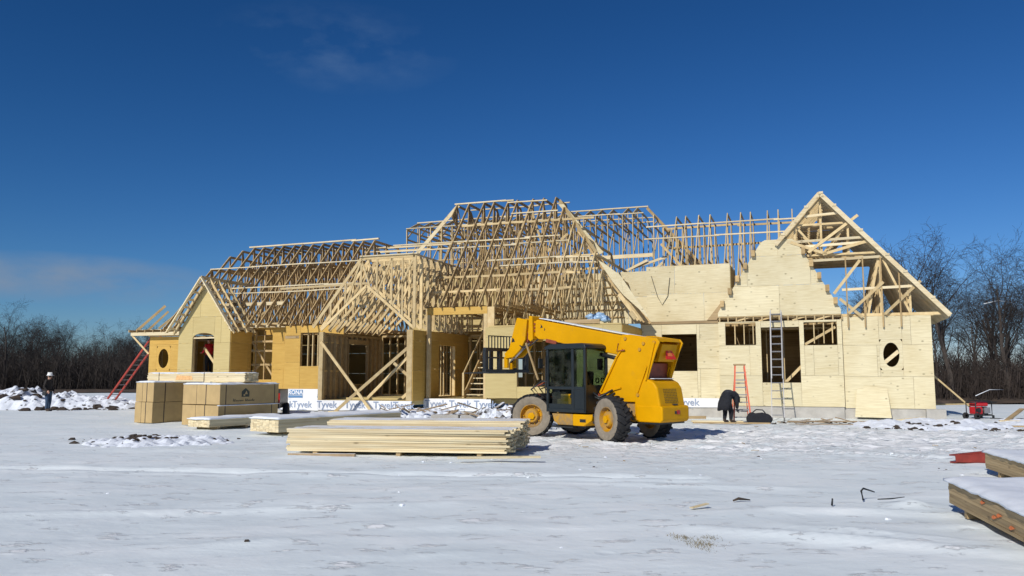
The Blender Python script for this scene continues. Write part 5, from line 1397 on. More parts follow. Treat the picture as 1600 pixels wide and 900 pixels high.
def standing_man():
    root = empty('person', (-21.9, 38.1, 0.01), R(-8)); tag(root, 'person in white hard hat, dark jacket and jeans standing at far left', 'person')
    J = [(0, 0, 0.95, .150, .125), (-0.01, 0, 1.14, .160, .125), (0.0, 0, 1.34, .185, .135), (0.0, 0, 1.47, .075), (0.015, 0, 1.54, .062), (0.03, 0, 1.63, .092, .085), (0.03, 0, 1.73, .080, .075),
         (0, 0.18, 1.42, .078), (-0.05, 0.25, 1.14, .058), (0.10, 0.24, 0.93, .042), (0, -0.18, 1.42, .078), (-0.04, -0.25, 1.14, .058), (0.13, -0.22, 0.96, .042),
         (0, 0.10, 0.86, .110, .105), (0.025, 0.11, 0.50, .080), (-0.02, 0.11, 0.10, .062), (0.0, 0.11, 0.055, .055), (0.17, 0.12, 0.045, .045),
         (-0.01, -0.10, 0.86, .110, .105), (0.05, -0.11, 0.50, .080), (0.03, -0.11, 0.10, .062), (0.05, -0.11, 0.055, .055), (0.22, -0.12, 0.045, .045)]
    Ed = [(0, 1), (1, 2), (2, 3), (3, 4), (4, 5), (5, 6), (2, 7), (7, 8), (8, 9), (2, 10), (10, 11), (11, 12), (0, 13), (13, 14), (14, 15), (15, 16), (16, 17), (0, 18), (18, 19), (19, 20), (20, 21), (21, 22)]
    def cl(c):
        if c.z > 1.50: return 3
        if c.z < 0.14: return 2
        if c.z < 0.90 and abs(c.y) < 0.205: return 1
        return 0
    link('body', skin_mesh('body', J, Ed, [M['brown_cloth'], M['denim'], M['boot'], M['skin']], cl), root)
    hand(root, (0.10, 0.24, 0.93), (0.5, 0, -0.86), (0.86, 0, 0.5), M['skin']); hand(root, (0.13, -0.22, 0.96), (0.6, 0, -0.8), (0.8, 0, 0.6), M['skin'])
    MB().tube([(0.11, 0, 1.63), (0.140, 0, 1.605)], [0.012, 0.020], 6).build('nose', M['skin'], root, True)
    for s in (-1, 1):
        MB().tube([(0.108, s * 0.032, 1.65), (0.121, s * 0.032, 1.65)], 0.010, 6).build('eye', M['dark'], root)
        MB().tube([(0.02, s * 0.085, 1.62), (0.02, s * 0.098, 1.63)], [0.03, 0.02], 8).build('ear', M['skin'], root)
    MB().beam((0.112, -0.025, 1.572), (0.112, 0.025, 1.572), 0.012, 0.008).build('mouth', M['red_rust'], root)
    MB().lathe([(0.088, 1.60), (0.094, 1.66), (0.09, 1.70)], 14, 'z').build('hair', M['boot'], root, True).location = (0.015, 0, 0)
    hm = MB(); hm.lathe([(0.150, 1.695), (0.145, 1.705), (0.118, 1.712), (0.116, 1.75), (0.100, 1.80), (0.065, 1.835), (0.0, 1.845)], 24, 'z'); hm.box(-0.11, 0.11, -0.012, 0.012, 1.76, 1.848)
    hm.prism([(0.10, -0.09), (0.19, -0.05), (0.19, 0.05), (0.10, 0.09)], 1.694, 1.704, 'xy')
    hm.build('hard_hat', M['white_plastic'], root, True).location = (0.025, 0, -0.02)
    bl_ = MB(); bl_.lathe([(0.165, 0.93), (0.172, 0.95), (0.172, 0.99), (0.165, 1.0)], 20, 'z'); bl_.build('tool_belt', M['boot'], root, True)
    pb = MB(); pb.box(-0.14, 0.06, -0.25, -0.15, 0.74, 0.95); pb.build('tool_pouch', M['dark'], root, bevel=0.03)
    pb = MB(); pb.box(-0.17, 0.03, 0.15, 0.25, 0.74, 0.95); pb.build('tool_pouch', M['dark'], root, bevel=0.03)
    return root
standing_man()

def bent_worker():
    root = empty('person', (7.60, 28.50, 0.03), R(28)); root.scale = (0.94, 0.94, 0.96); tag(root, 'person in long black coat bending over beside the orange step ladder', 'person')
    J = [(-0.10, 0, 0.86, .20, .21), (-0.06, 0, 1.00, .22, .22), (0.10, 0, 1.08, .22, .21), (0.27, 0, 1.02, .20, .20), (0.38, 0, 0.90, .09), (0.44, 0, 0.80, .105), (0.47, 0, 0.70, .085),
         (0.26, 0.20, 0.97, .095), (0.30, 0.24, 0.72, .080), (0.36, 0.16, 0.50, .058), (0.26, -0.20, 0.97, .095), (0.24, -0.25, 0.72, .080), (0.30, -0.18, 0.50, .058),
         (-0.08, 0.11, 0.70, .14), (0.00, 0.12, 0.42, .095), (-0.06, 0.12, 0.10, .068), (-0.04, 0.12, 0.05, .055), (0.15, 0.13, 0.045, .045),
         (-0.08, -0.11, 0.70, .14), (0.06, -0.12, 0.42, .095), (0.04, -0.12, 0.10, .068), (0.06, -0.12, 0.05, .055), (0.25, -0.13, 0.045, .045)]
    Ed = [(0, 1), (1, 2), (2, 3), (3, 4), (4, 5), (5, 6), (3, 7), (7, 8), (8, 9), (3, 10), (10, 11), (11, 12), (0, 13), (13, 14), (14, 15), (15, 16), (16, 17), (0, 18), (18, 19), (19, 20), (20, 21), (21, 22)]
    link('body', skin_mesh('body', J, Ed, [M['black_cloth'], M['grey_cloth'], M['boot']], lambda c: 2 if c.z < 0.13 else (1 if c.z > 1.12 else 0)), root)
    sk = MB(); n = 20; prof = [((-0.04, 0.98), 0.21, 0.235), ((-0.12, 0.74), 0.245, 0.27), ((-0.15, 0.50), 0.25, 0.28), ((-0.14, 0.49), 0.22, 0.25)]
    vs = []; fs = []
    for (c, a, b) in prof:
        for k in range(n):
            t = 2 * math.pi * k / n; vs.append((c[0] + a * math.cos(t) * (1 + 0.05 * math.sin(3 * t)), b * math.sin(t), c[1] + 0.05 * math.cos(t) + 0.02 * math.sin(4 * t)))
    for i in range(len(prof) - 1):
        for k in range(n): fs.append((i * n + k, i * n + (k + 1) % n, (i + 1) * n + (k + 1) % n, (i + 1) * n + k))
    sk.add(vs, fs); sk.build('coat_skirt', M['black_cloth'], root, True)
    hd = MB(); hd.tube([(0.30, 0, 1.06), (0.40, 0, 0.98), (0.47, 0, 0.86), (0.50, 0, 0.74)], [0.12, 0.135, 0.13, 0.10], 14); hd.build('hood', M['grey_cloth'], root, True)
    hand(root, (0.36, 0.16, 0.50), (0.30, 0, -0.95), (0, 1, 0), M['grey_cloth']); hand(root, (0.30, -0.18, 0.50), (0.30, 0, -0.95), (0, 1, 0), M['grey_cloth'])
    return root
bent_worker()

# person in red seen inside the arched opening (in house space)
def house_pt(u, v, z=0.0): return Matrix.Translation((16.0, 30.5, 0)) @ Matrix.Rotation(R(-20), 4, 'Z') @ Vector((u, v, z))
def inside_man():
    p = house_pt(-31.72, -2.6, 1.73)
    root = empty('person', p, R(150)); tag(root, 'person in red and dark clothes on a work platform inside the arched opening', 'person')
    J = [(0, 0, 0.95, .150, .125), (0, 0, 1.14, .16, .125), (0, 0, 1.34, .185, .14), (0, 0, 1.47, .075), (0.015, 0, 1.54, .062), (0.03, 0, 1.63, .092), (0.03, 0, 1.73, .080),
         (0, 0.18, 1.42, .08), (0.05, 0.25, 1.15, .06), (0.25, 0.2, 1.05, .045), (0, -0.18, 1.42, .08), (0.05, -0.25, 1.15, .06), (0.25, -0.2, 1.08, .045),
         (0, 0.10, 0.86, .11), (0.02, 0.11, 0.5, .08), (-0.02, 0.11, 0.08, .06), (0.15, 0.12, 0.045, .045), (0, -0.10, 0.86, .11), (0.02, -0.11, 0.5, .08), (-0.02, -0.11, 0.08, .06), (0.15, -0.12, 0.045, .045)]
    Ed = [(0, 1), (1, 2), (2, 3), (3, 4), (4, 5), (5, 6), (2, 7), (7, 8), (8, 9), (2, 10), (10, 11), (11, 12), (0, 13), (13, 14), (14, 15), (15, 16), (0, 17), (17, 18), (18, 19), (19, 20)]
    link('body', skin_mesh('body', J, Ed, [M['red_cloth'], M['black_cloth'], M['skin']], lambda c: 2 if c.z > 1.5 else (0 if c.z > 0.95 and c.z < 1.5 else 1)), root)
    MB().lathe([(0.105, 1.66), (0.108, 1.70), (0.09, 1.77), (0.0, 1.80)], 16, 'z').build('cap', M['black_cloth'], root, True).location = (0.025, 0, 0)
    for s in (-1, 1): hand(root, (0.25, s * 0.2, 1.06), (1, 0, -0.2), (0, 1, 0), M['skin'])
inside_man()

# ------------------------------------------------------------------ generator
gr = empty('generator', (18.05, 31.25, 0.0), R(12)); tag(gr, 'red portable generator on wheels standing right of the house', 'generator')
fr = MB(); r_ = 0.022
for y in (-0.24, 0.24):
    fr.tube([(-0.36, y, 0.16), (-0.36, y, 0.66), (-0.30, y, 0.70), (0.30, y, 0.70), (0.36, y, 0.66), (0.36, y, 0.16), (-0.36, y, 0.16)], r_, 6, False)
for x in (-0.36, 0.36): fr.tube([(x, -0.24, 0.18), (x, 0.24, 0.18)], r_, 6); fr.tube([(x, -0.24, 0.64), (x, 0.24, 0.64)], r_, 6)
fr.build('frame', M['dark'], gr, True)
tk = MB(); tk.box(-0.28, 0.26, -0.20, 0.20, 0.50, 0.66); tk.build('fuel_tank', M['red_plastic'], gr, bevel=0.05, segs=3)
MB().lathe([(0.04, 0.66), (0.04, 0.69), (0.0, 0.70)], 12, 'z').build('fuel_cap', M['dark'], gr)
en = MB(); en.box(-0.30, 0.02, -0.18, 0.18, 0.20, 0.48); en.build('engine', M['red_plastic'], gr, bevel=0.04)
al = MB(); al.tube([(0.02, 0, 0.33), (0.32, 0, 0.33)], 0.15, 14); al.build('alternator', M['dark'], gr, True)
MB().box(0.05, 0.30, -0.23, -0.19, 0.24, 0.46).build('outlet_panel', M['alu'], gr)
MB().tube([(-0.2, -0.19, 0.36), (-0.2, -0.23, 0.36)], 0.09, 14).build('recoil_starter', M['dark'], gr)
for y in (-0.29, 0.29):
    w = MB(); w.lathe([(0.05, -0.04), (0.11, -0.045), (0.13, -0.02), (0.13, 0.02), (0.11, 0.045), (0.05, 0.04), (0.0, 0.03)], 18, 'y'); w.build('wheel', M['tread'], gr, True).location = (-0.36, y, 0.13)
    MB().box(0.33, 0.39, y - 0.03, y + 0.03, 0.0, 0.17).build('foot', M['dark'], gr)
MB().tube([(0.36, -0.2, 0.62), (0.62, -0.22, 0.66), (0.62, 0.22, 0.66), (0.36, 0.2, 0.62)], 0.016, 6).build('handle', M['dark'], gr)
o = MB().tube([(18.3, 31.0, 0.06), (18.7, 30.8, 0.04), (19.3, 31.0, 0.04), (19.8, 30.6, 0.05)], 0.018, 6).build('power_cable', M['dark'], None, True); tag(o, 'dark cable trailing over the snow from the generator', 'cable')

# ------------------------------------------------------------------ red steel pieces, tool bag, odds and ends
rs = MB(); rs.prism([(0, 0.02), (0.72, 0.0), (0.75, 0.23), (0.55, 0.19), (0.28, 0.16), (0.0, 0.16)], 0, 0.03); rs.prism([(0, 0.0), (0.74, 0.0), (0.74, 0.03), (0, 0.03)], 0.03, 0.22); rs.prism([(0, 0.135), (0.74, 0.20), (0.74, 0.23), (0, 0.16)], 0.03, 0.22)
o = rs.build('steel_channel', M['red_iron'], None, bevel=0.006); o.location = (8.38, 15.35, 0.02); o.rotation_euler = (R(-4), 0, R(3)); tag(o, 'rust-red bent steel channel lying at the end of the snowy stacks', 'steel')
rs = MB(); rs.prism([(0, 0.05), (0.15, 0.0), (1.2, 0.0), (1.2, 0.16), (0.2, 0.15)], 0, 0.03); rs.prism([(0.15, 0.0), (1.2, 0.0), (1.2, 0.03), (0.15, 0.03)], 0.03, 0.18)
o = rs.build('steel_channel', M['red_iron'], None, bevel=0.006); o.location = (12.38, 19.4, 0.03); tag(o, 'small red steel piece at the right edge beyond the stacks', 'steel')
bg = MB(); bg.prism([(-0.42, 0.0), (0.40, 0.0), (0.46, 0.14), (0.36, 0.30), (0.10, 0.36), (-0.12, 0.33), (-0.30, 0.38), (-0.45, 0.18)], -0.20, 0.20)
o = bg.build('tool_bag', M['black_cloth'], None, bevel=0.07, segs=3); o.location = (8.72, 28.55, 0.02); o.rotation_euler = (0, 0, R(-15)); tag(o, 'slumped black tool bag on the ground between the two ladders', 'bag')
MB().tube([(-0.25, 0, 0.33), (-0.1, 0, 0.46), (0.12, 0, 0.45), (0.22, 0, 0.33)], 0.02, 6).build('strap', M['black_cloth'], o)
for (p0, p1, w, h, lab, m_) in (
        ((6.3, 28.2, 0.05), (8.9, 27.95, 0.04), 0.20, 0.04, 'long plank lying on the snow at the bent worker\'s feet', 'board_old_shade'),
        ((6.4, 28.9, 0.06), (8.2, 28.75, 0.05), 0.16, 0.05, 'short plank lying behind the bent worker\'s feet', 'board'),
        ((9.6, 27.4, 0.05), (11.4, 27.1, 0.05), 0.12, 0.03, 'thin grey lath on the snow in front of the tall ladder', 'scrap'),
        ((5.9, 29.9, 0.14), (7.1, 29.6, 0.16), 0.12, 0.10, 'dark timber offcut below the wrapped wall right of the machine', 'board_old_shade'),
        ((9.9, 29.0, 0.06), (13.0, 28.2, 0.08), 0.18, 0.04, 'plank lying along the concrete wall under the doorway', 'scrap'),
        ((12.9, 28.0, 0.10), (14.4, 28.3, 0.22), 0.16, 0.04, 'plank propped on the snow bank under the leaning offcut', 'board'),
        ((12.6, 27.9, 0.14), (13.3, 27.1, 0.05), 0.12, 0.05, 'grey stick poking out of the snow bank', 'scrap'),
        ((15.9, 26.2, 0.05), (16.6, 26.0, 0.05), 0.10, 0.04, 'small dark stick on the snow left of the generator', 'board_old_shade'),
        ((17.9, 29.3, 0.06), (19.3, 30.6, 0.42), 0.16, 0.05, 'broken brown board jutting from the snow near the generator', 'board_old_shade'),
        ((17.6, 29.25, 0.05), (18.7, 28.9, 0.05), 0.20, 0.05, 'tan wood scrap lying beside the jutting board', 'board'),
        ((16.3, 31.6, 1.90), (18.0, 31.75, 0.45), 0.04, 0.06, 'thin pale brace board slanting from the end wall to the generator', 'lumber'),
        ((16.1, 33.5, 0.46), (19.6, 34.0, 0.50), 0.06, 0.06, 'pale board lying level beyond the end wall', 'lumber'),
        ((2.22, 10.15, 0.03), (2.46, 10.3, 0.06), 0.06, 0.012, 'tan wood chip on the snow in the foreground', 'board'),
        ((-0.9, 24.0, 0.10), (0.9, 25.3, 0.62), 0.22, 0.05, 'broad plank sticking up from the scrap heap by the front wheel', 'board'),
        ((-3.9, 25.4, 0.18), (-0.6, 24.9, 0.20), 0.16, 0.13, 'snow-dusted beam lying in front of the wrapped foundation', 'scrap'),
        ((-6.6, 26.2, 0.16), (-3.9, 25.3, 0.17), 0.16, 0.12, 'second snow-dusted beam left of the rubble', 'scrap'),
        ((-1.05, 15.6, 0.10), (0.55, 15.75, 0.10), 0.12, 0.04, 'short board lying against the foot of the pale lumber pile', 'board'),
        ((-4.6, 16.75, 0.05), (-3.2, 16.6, 0.05), 0.10, 0.06, 'snowy bearer sticking out under the left end of the pale pile', 'scrap')):
    loose_board(p0, p1, w, h, lab, m_)
blk = MB(); blk.box(-0.45, 0.45, -0.2, 0.2, 0, 0.4)
for k, (x, y, r0, lab) in enumerate(((-2.15, 26.2, -6, 'grey concrete block in front of the wrap, left one of the pair'), (-1.2, 26.1, 4, 'grey concrete block in front of the wrap, right one of the pair'))):
    o = blk.build('concrete_block', M['concrete'], None, bevel=0.015); o.location = (x, y, 0.02); o.rotation_euler = (0, 0, R(r0)); tag(o, lab, 'block')
# bent strap and grass tuft in the foreground
o = MB().tube([(4.70, 10.95, 0.0), (4.69, 10.98, 0.12), (4.73, 11.0, 0.15), (4.92, 11.1, 0.09)], [0.014, 0.014, 0.013, 0.008], 6).build('bent_strap', M['dark'], None, True); tag(o, 'bent black strap sticking out of the snow in the right foreground', 'strap')
o = MB().tube([(4.85, 10.85, 0.03), (5.05, 10.9, 0.03), (5.3, 11.05, 0.03)], [0.008, 0.010, 0.005], 6).build('twig', M['dark'], None, True); tag(o, 'thin dark twig lying right of the bent black strap', 'twig')
o = MB().tube([(4.11, 10.52, 0.0), (4.12, 10.52, 0.09)], [0.014, 0.010], 6).build('twig', M['dark'], None, True); tag(o, 'short dark stub standing in the snow left of the bent strap', 'twig')
o = MB().tube([(2.92, 10.8, 0.02), (3.0, 10.84, 0.04), (3.16, 10.86, 0.02)], [0.012, 0.02, 0.008], 6).build('soil_lump', M['soil'], None, True); tag(o, 'small dark lump in the snow behind the tan chip', 'soil lump')
gt = MB()
for k in range(520):
    cx, cy, sx_, sy_ = rnd.choice(((1.87, 8.10, .07, .13), (1.87, 8.10, .06, .10), (1.87, 8.12, .08, .12), (1.90, 8.35, .14, .12), (1.70, 8.55, .03, .08), (1.79, 8.5, .02, .07), (2.05, 8.5, .06, .06)))
    p = Vector((rnd.gauss(cx, sx_), rnd.gauss(cy, sy_), 0)); p.z = ground_h(p.x, p.y) - 0.004; h = rnd.uniform(0.008, 0.032); a = rnd.uniform(0, 6.28)
    t_ = p + Vector((rnd.uniform(-.03, .03), rnd.uniform(-.03, .03), h))
    w = Vector((math.cos(a + 1), math.sin(a + 1), 0)) * 0.004
    gt.add([p - w, p + w, t_ + Vector((0, 0.003, 0)), p + Vector((0, 0.004, 0))], [(0, 1, 2), (1, 3, 2), (3, 0, 2)])
o = gt.build('dead_grass', M['grass']); tag(o, 'tuft of dead grass poking through the foreground snow', kind='stuff')

# ------------------------------------------------------------------ mounds, rubble and clods
def mound(name, label, x0, x1, y0, y1, hfun, step, mat='mound', kind='structure'):
    nx, ny = int((x1 - x0) / step), int((y1 - y0) / step)
    vs = [(x0 + (x1 - x0) * i / nx, y0 + (y1 - y0) * j / ny, 0) for j in range(ny + 1) for i in range(nx + 1)]
    vs = [(x, y, hfun(x, y)) for (x, y, z) in vs]
    fs = [(j * (nx + 1) + i, j * (nx + 1) + i + 1, (j + 1) * (nx + 1) + i + 1, (j + 1) * (nx + 1) + i) for j in range(ny) for i in range(nx)]
    fs = [f for f in fs if max(vs[i][2] for i in f) > -0.15]
    me = bpy.data.meshes.new(name); me.from_pydata(vs, [], fs); me.materials.append(M[mat])
    o = link(name, me); tag(o, label, kind=kind); return o
def lump(x, y, s, seed): 
    d = noise.voronoi(Vector((x * s, y * s, seed)))[0]
    return max(0.0, 1.0 - d[0] * 1.25)
def bank_left(x, y):
    t = min(1, max(0, (y - 39.6) / 1.6)) * min(1, max(0, (46.5 - y) / 2.5))
    h = 1.0 if x < -25.5 else (1.0 - (x + 25.5) / 3.0 * 0.45 if x < -22.5 else max(0.16, 0.55 - (x + 22.5) * 0.085))
    if x > -18.5: h *= max(0, 1 - (x + 18.5) / 1.2)
    return -0.3 + t * (0.3 + h * (0.55 + 0.25 * fbm(x, y, 0.5, 3, 1.0)) + 0.42 * h * lump(x, y, 1.25, 2.0) + 0.30 * lump(x, y, 2.6, 5.0) * (0.5 + 0.5 * h)) + 0.05 * fbm(x, y, 3.0, 3, 2.0)
mound('snow_bank', 'rough bank of snow-covered clods at the far left', -36, -17.3, 39.3, 47, bank_left, 0.11)
def dome(cx, cy, rx, ry, h, rough, seed, ls=2.6):
    def f(x, y):
        r = ((x - cx) / rx) ** 2 + ((y - cy) / ry) ** 2 + 0.25 * fbm(x, y, 0.9, 3, seed)
        t = max(0.0, 1 - r)
        return -0.10 + t ** 0.7 * (0.10 + h) + min(1, t * 3) * rough * (lump(x, y, ls, seed) - 0.25) + (0.04 * fbm(x, y, 4, 3, seed) if t > 0 else -0.2)
    return f
mound('snow_mound', 'low clod-strewn snow mound in front of the cartons', -11.2, -6.4, 18.4, 22.6, dome(-8.9, 20.5, 2.0, 1.7, 0.10, 0.13, 3.0, 3.2), 0.07)
mound('snow_mound', 'snow bank with clods in front of the right wing', 10.6, 16.9, 24.4, 29.4, dome(13.9, 26.9, 2.9, 2.0, 0.20, 0.11, 6.0, 1.8), 0.08)
mound('snow_mound', 'snow-covered ground right of the house by the generator', 16.2, 22.5, 25.4, 31.6, dome(19.3, 28.4, 2.8, 2.6, 0.10, 0.09, 8.0, 2.0), 0.10)
mound('rubble_heap', 'snow-dusted rubble heap in front of the entry', -5.4, -0.7, 26.3, 31.0, dome(-3.0, 28.6, 2.3, 1.9, 0.42, 0.22, 4.0, 3.0), 0.08)
mound('rubble_heap', 'scrap heap between the lumber pile and the front wheel', -1.9, 1.9, 24.3, 28.6, dome(-0.1, 26.4, 1.7, 1.9, 0.55, 0.30, 9.0, 3.0), 0.07)
mound('snow_mound', 'drifted snow along the foot of the left foundation', -13.5, -5.5, 30.6, 34.6, dome(-9.0, 32.8, 4.2, 1.6, 0.20, 0.10, 11.0, 2.4), 0.12)

def scatter(name, label, mat, spots, sides=5):
    """angular lumps: (x, y, z, size)"""
    mb = MB()
    for (x, y, z, s) in spots:
        n = sides; vs = []; off = rnd.uniform(0, 6)
        for lv, (rr, zz) in enumerate(((0.7, -0.3), (1.0, 0.15), (0.55, 0.55))):
            for k in range(n):
                a = off + 2 * math.pi * k / n + rnd.uniform(-.3, .3); q = rr * rnd.uniform(0.65, 1.2)
                vs.append((x + s * q * math.cos(a) * 1.25, y + s * q * math.sin(a), z + s * zz * rnd.uniform(0.7, 1.2)))
        fs = [tuple(range(2 * n, 3 * n))]
        for i in range(2):
            for k in range(n): fs.append((i * n + k, i * n + (k + 1) % n, (i + 1) * n + (k + 1) % n, (i + 1) * n + k))
        mb.add(vs, fs)
    o = mb.build(name, M[mat]); tag(o, label, kind='stuff'); return o
def spots(n, cx, cy, rx, ry, s0, s1, hf=None):
    out = []
    for _ in range(n):
        x, y = rnd.gauss(cx, rx), rnd.gauss(cy, ry)
        z = hf(x, y) if hf else ground_h(x, y)
        out.append((x, y, max(z, ground_h(x, y)), s0 + (s1 - s0) * rnd.random() ** 3))
    return out
scatter('soil_clods', 'dark soil clods scattered over the snow', 'soil',
        spots(70, -9.2, 20.3, 0.9, 0.55, 0.02, 0.11, dome(-8.9, 20.5, 2.0, 1.7, 0.10, 0.13, 3.0, 3.2)) + spots(45, 12.7, 25.6, 0.7, 0.35, 0.02, 0.13, dome(13.9, 26.9, 2.9, 2.0, 0.20, 0.11, 6.0, 1.8))
        + spots(40, 15.2, 25.2, 0.8, 0.3, 0.02, 0.10) + spots(60, -20.5, 40.0, 2.2, 0.5, 0.04, 0.22, bank_left) + spots(90, -25, 40.6, 4.0, 0.6, 0.05, 0.30, bank_left)
        + spots(30, 19.5, 29.0, 1.5, 1.2, 0.02, 0.12) + spots(40, 11.5, 28.6, 1.5, 0.35, 0.02, 0.09) + spots(26, -2, 22, 6, 2.5, 0.01, 0.04) + spots(26, 6, 16, 5, 4, 0.008, 0.03))
sc = MB()
for k in range(66):
    if k < 26: x, y, z = rnd.gauss(-2.9, 1.2), rnd.gauss(28.2, 0.6), rnd.uniform(0.25, 0.6)
    elif k < 50: x, y, z = rnd.gauss(0.1, 0.7), rnd.gauss(26.0, 0.6), rnd.uniform(0.2, 0.75)
    else: x, y, z = rnd.gauss(11.0, 1.6), rnd.gauss(28.5, 0.4), rnd.uniform(0.03, 0.12)
    a = rnd.uniform(0, 3.14); L = rnd.uniform(0.15, 0.6); d = Vector((math.cos(a), math.sin(a), rnd.uniform(-.3, .3))) * L
    p = Vector((x, y, z)); sc.beam(p - d, p + d, rnd.uniform(0.04, 0.13), 0.035)
o = sc.build('wood_scraps', M['scrap']); tag(o, 'broken wood scraps strewn over the snowy heaps', kind='stuff')
ch = MB()
for k in range(40):
    x, y = rnd.gauss(4.5, 4.5), rnd.gauss(20, 3.5)
    if y < 13: continue
    a = rnd.uniform(0, 3.14); L = rnd.uniform(0.02, 0.10); p = Vector((x, y, ground_h(x, y) + 0.012)); d = Vector((math.cos(a), math.sin(a), 0)) * L
    ch.beam(p - d, p + d, rnd.uniform(0.01, 0.035), 0.012)
o = ch.build('wood_chips', M['board_old_shade']); tag(o, 'small chips and sticks lying on the trampled snow', kind='stuff')
# crumbs of broken crust on the snow
cr = []
for k in range(220):
    x, y = rnd.gauss(4, 6), rnd.gauss(18, 5)
    if not (6.5 < y < 28): continue
    cr.append((x, y, ground_h(x, y), 0.008 + 0.03 * rnd.random() ** 4))
scatter('snow_crumbs', 'crumbs of broken snow crust', 'snow_plain', cr, 5)

# ------------------------------------------------------------------ bare trees
def tree_meshes(seed, h, spread, droop=0.0, fork=0.45, fine=1.0):
    rg = random.Random(seed)
    trunk, crown = MB(), MB()
    def jit(d, a): return (d + Vector((rg.gauss(0, a), rg.gauss(0, a), rg.gauss(0, a)))).normalized()
    def limb(p, d, L, r, depth, mb):
        n = 4 if depth < 2 else 3
        pts = [p]; rad = [r]; q = p.copy(); dd = d.copy()
        for i in range(n):
            dd = jit(dd, 0.10 + 0.04 * depth)
            dd.z += (0.06 if depth < 3 else -0.02) - droop * (i / n) * (1 if depth == 1 else 0.4)
            dd.normalize(); q = q + dd * (L / n); pts.append(q.copy()); rad.append(max(0.006 * fine, r * (1 - 0.75 * (i + 1) / n)))
        mb.tube(pts, rad, 6 if depth == 0 else (5 if depth == 1 else 3), False)
        if depth >= 4: return
        k = {0: 9, 1: 6, 2: 5, 3: 4}[depth]
        for c in range(k):
            t = (0.25 + 0.75 * (c + rg.random() * 0.7) / k) if depth else (fork + (1 - fork) * (c + rg.random() * 0.5) / k)
            t = min(t, 0.98); f = t * n; i = min(int(f), n - 1)
            pp = pts[i].lerp(pts[i + 1], f - i); rr = rad[i] + (rad[i + 1] - rad[i]) * (f - i)
            ax = (pts[i + 1] - pts[i]).normalized()
            side = ax.cross(Vector((rg.gauss(0, 1), rg.gauss(0, 1), rg.gauss(0, 1)))).normalized()
            ang = rg.uniform(0.45, 0.95) * (spread if depth == 0 else 1.0)
            nd = (ax * math.cos(ang) + side * math.sin(ang)).normalized()
            limb(pp, nd, L * rg.uniform(0.40, 0.62) * (1.0 if depth else 0.85), max(0.007 * fine, rr * rg.uniform(0.45, 0.65)), depth + 1, crown)
    limb(Vector((0, 0, -0.1)), Vector((rg.gauss(0, .04), rg.gauss(0, .04), 1)).normalized(), h * 0.80, h * 0.019, 0, trunk)
    return trunk, crown
protos = []
for i, (h, s, dr, fk) in enumerate(((10, 0.75, 0.02, 0.35), (10, 1.0, 0.10, 0.30), (10, 0.65, 0.0, 0.45), (10, 1.1, 0.05, 0.15), (10, 0.85, 0.12, 0.25))):
    t_, c_ = tree_meshes(40 + i, h, s, dr, fk)
    protos.append((t_.mesh('trunk', M['bark']), c_.mesh('crown', M['twig'])))
def plant(name, x, y, h, k, label, group, lean=0.0, z=0.0):
    r_ = empty(name, (x, y, z), rnd.uniform(0, 6.28)); s = h / 10.0
    r_.scale = (s * rnd.uniform(0.9, 1.15), s * rnd.uniform(0.9, 1.15), s); r_.rotation_euler.x = lean
    tag(r_, label, 'tree', group)
    link('trunk', protos[k][0], r_); link('crown', protos[k][1], r_)
    return r_
def ray_x(px, y): return (px - 800) / 1250.0 * y
# the ones that stand out
plant('bare_tree', 27.3, 50.0, 9.0, 2, 'tall bare tree with pale straight trunk right of the generator', None)
plant('bare_tree', 25.9, 54.0, 10.3, 1, 'broad arching bare tree rising behind the right roof end', None)
plant('bare_tree', 31.4, 51.0, 9.2, 0, 'bare tree at the right edge of the photograph', None)
plant('bare_tree', -54.5, 86.0, 8.9, 1, 'wind-swept bare tree standing highest in the left woods', None, R(8))
LR = 'bare tree in the woods right of the house'; GR = 'bare trees right of the house'
for k in range(34):
    px = rnd.uniform(1330, 1700); y = rnd.uniform(52, 82)
    plant('bare_tree', ray_x(px, y), y, rnd.uniform(7.5, 12.0) * (0.62 + 0.16 * y / 60), rnd.randrange(5), LR, GR)
LL = 'bare tree in the woods left of the house'; GL = 'bare trees left of the house'
for k in range(60):
    px = rnd.uniform(-60, 330); y = rnd.uniform(86, 125)
    h = rnd.uniform(4.8, 6.6) * y / 95
    if px < 95: h *= 1.12
    plant('bare_tree', ray_x(px, y), y, h, rnd.randrange(5), LL, GL)
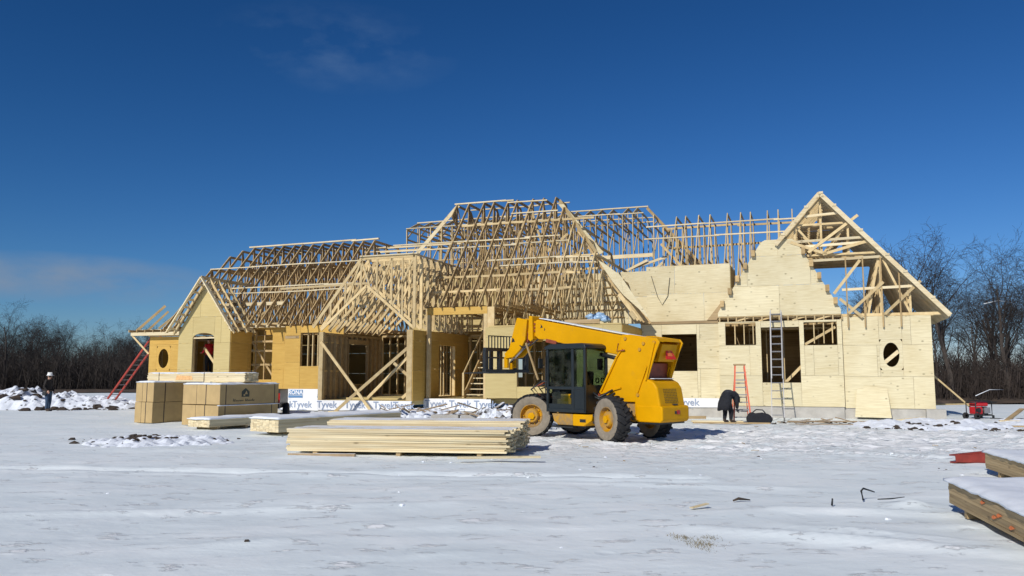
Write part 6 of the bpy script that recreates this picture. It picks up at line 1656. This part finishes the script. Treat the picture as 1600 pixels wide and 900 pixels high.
def brush(label, pxr, yr, hr, n, mat, seed):
    rg = random.Random(seed); mb = MB()
    for k in range(n):
        px = rg.uniform(*pxr); y = rg.uniform(*yr); x = ray_x(px, y); h = rg.uniform(*hr) * rg.uniform(0.6, 1)
        p = Vector((x, y, 0.0)); a = rg.uniform(0, 6.28); lean = rg.uniform(0, 0.35)
        q = p + Vector((math.cos(a) * lean * h, math.sin(a) * lean * h, h)); m_ = p.lerp(q, 0.55) + Vector((rg.gauss(0, .06), rg.gauss(0, .06), 0)) * h
        r0 = 0.010 + 0.006 * h
        mb.tube([p, m_, q], [r0, r0 * 0.7, 0.006], 3, False)
        for c in range(4):
            t = rg.uniform(0.25, 0.9); b = p.lerp(m_, t / 0.55) if t < 0.55 else m_.lerp(q, (t - 0.55) / 0.45)
            aa = rg.uniform(0, 6.28); L = h * rg.uniform(0.2, 0.45)
            mb.tube([b, b + Vector((math.cos(aa) * 0.7, math.sin(aa) * 0.7, rg.uniform(0.2, 0.9))) * L], [r0 * 0.55, 0.006], 3, False)
    o = mb.build('brushwood', M[mat]); tag(o, label, kind='stuff')
brush('dense bare brushwood under the right woods', (1340, 1720), (49, 70), (1.0, 4.0), 4200, 'twig_red', 3)
brush('dense bare brushwood of the left woods', (-70, 340), (84, 112), (2.0, 5.6), 6500, 'bark_dark', 4)
# snow-laden fallen boughs at the edge of the right woods
for k, (px0, py0, px1, py1, y) in enumerate(((1518, 618, 1578, 609, 48), (1540, 475, 1600, 471, 52))):
    a = Vector((ray_x(px0, y), y, 1.65 + (588 - py0) * y / 1250)); b = Vector((ray_x(px1, y), y + 1.0, 1.65 + (588 - py1) * y / 1250))
    m_ = a.lerp(b, 0.5) + Vector((0, 0, 0.18))
    o = MB().tube([a, m_, b], [0.022, 0.02, 0.008], 5).build('snowy_bough', M['snow_plain'], None, True)
    tag(o, ['fallen snow-covered bough low at the edge of the right woods', 'snow-covered bough high at the right edge of the photograph', 'snow-covered bough just right of the end wall', 'snow-covered bough at mid height near the right edge', 'snow-covered bough crossing behind the roof end'][k], 'branch')
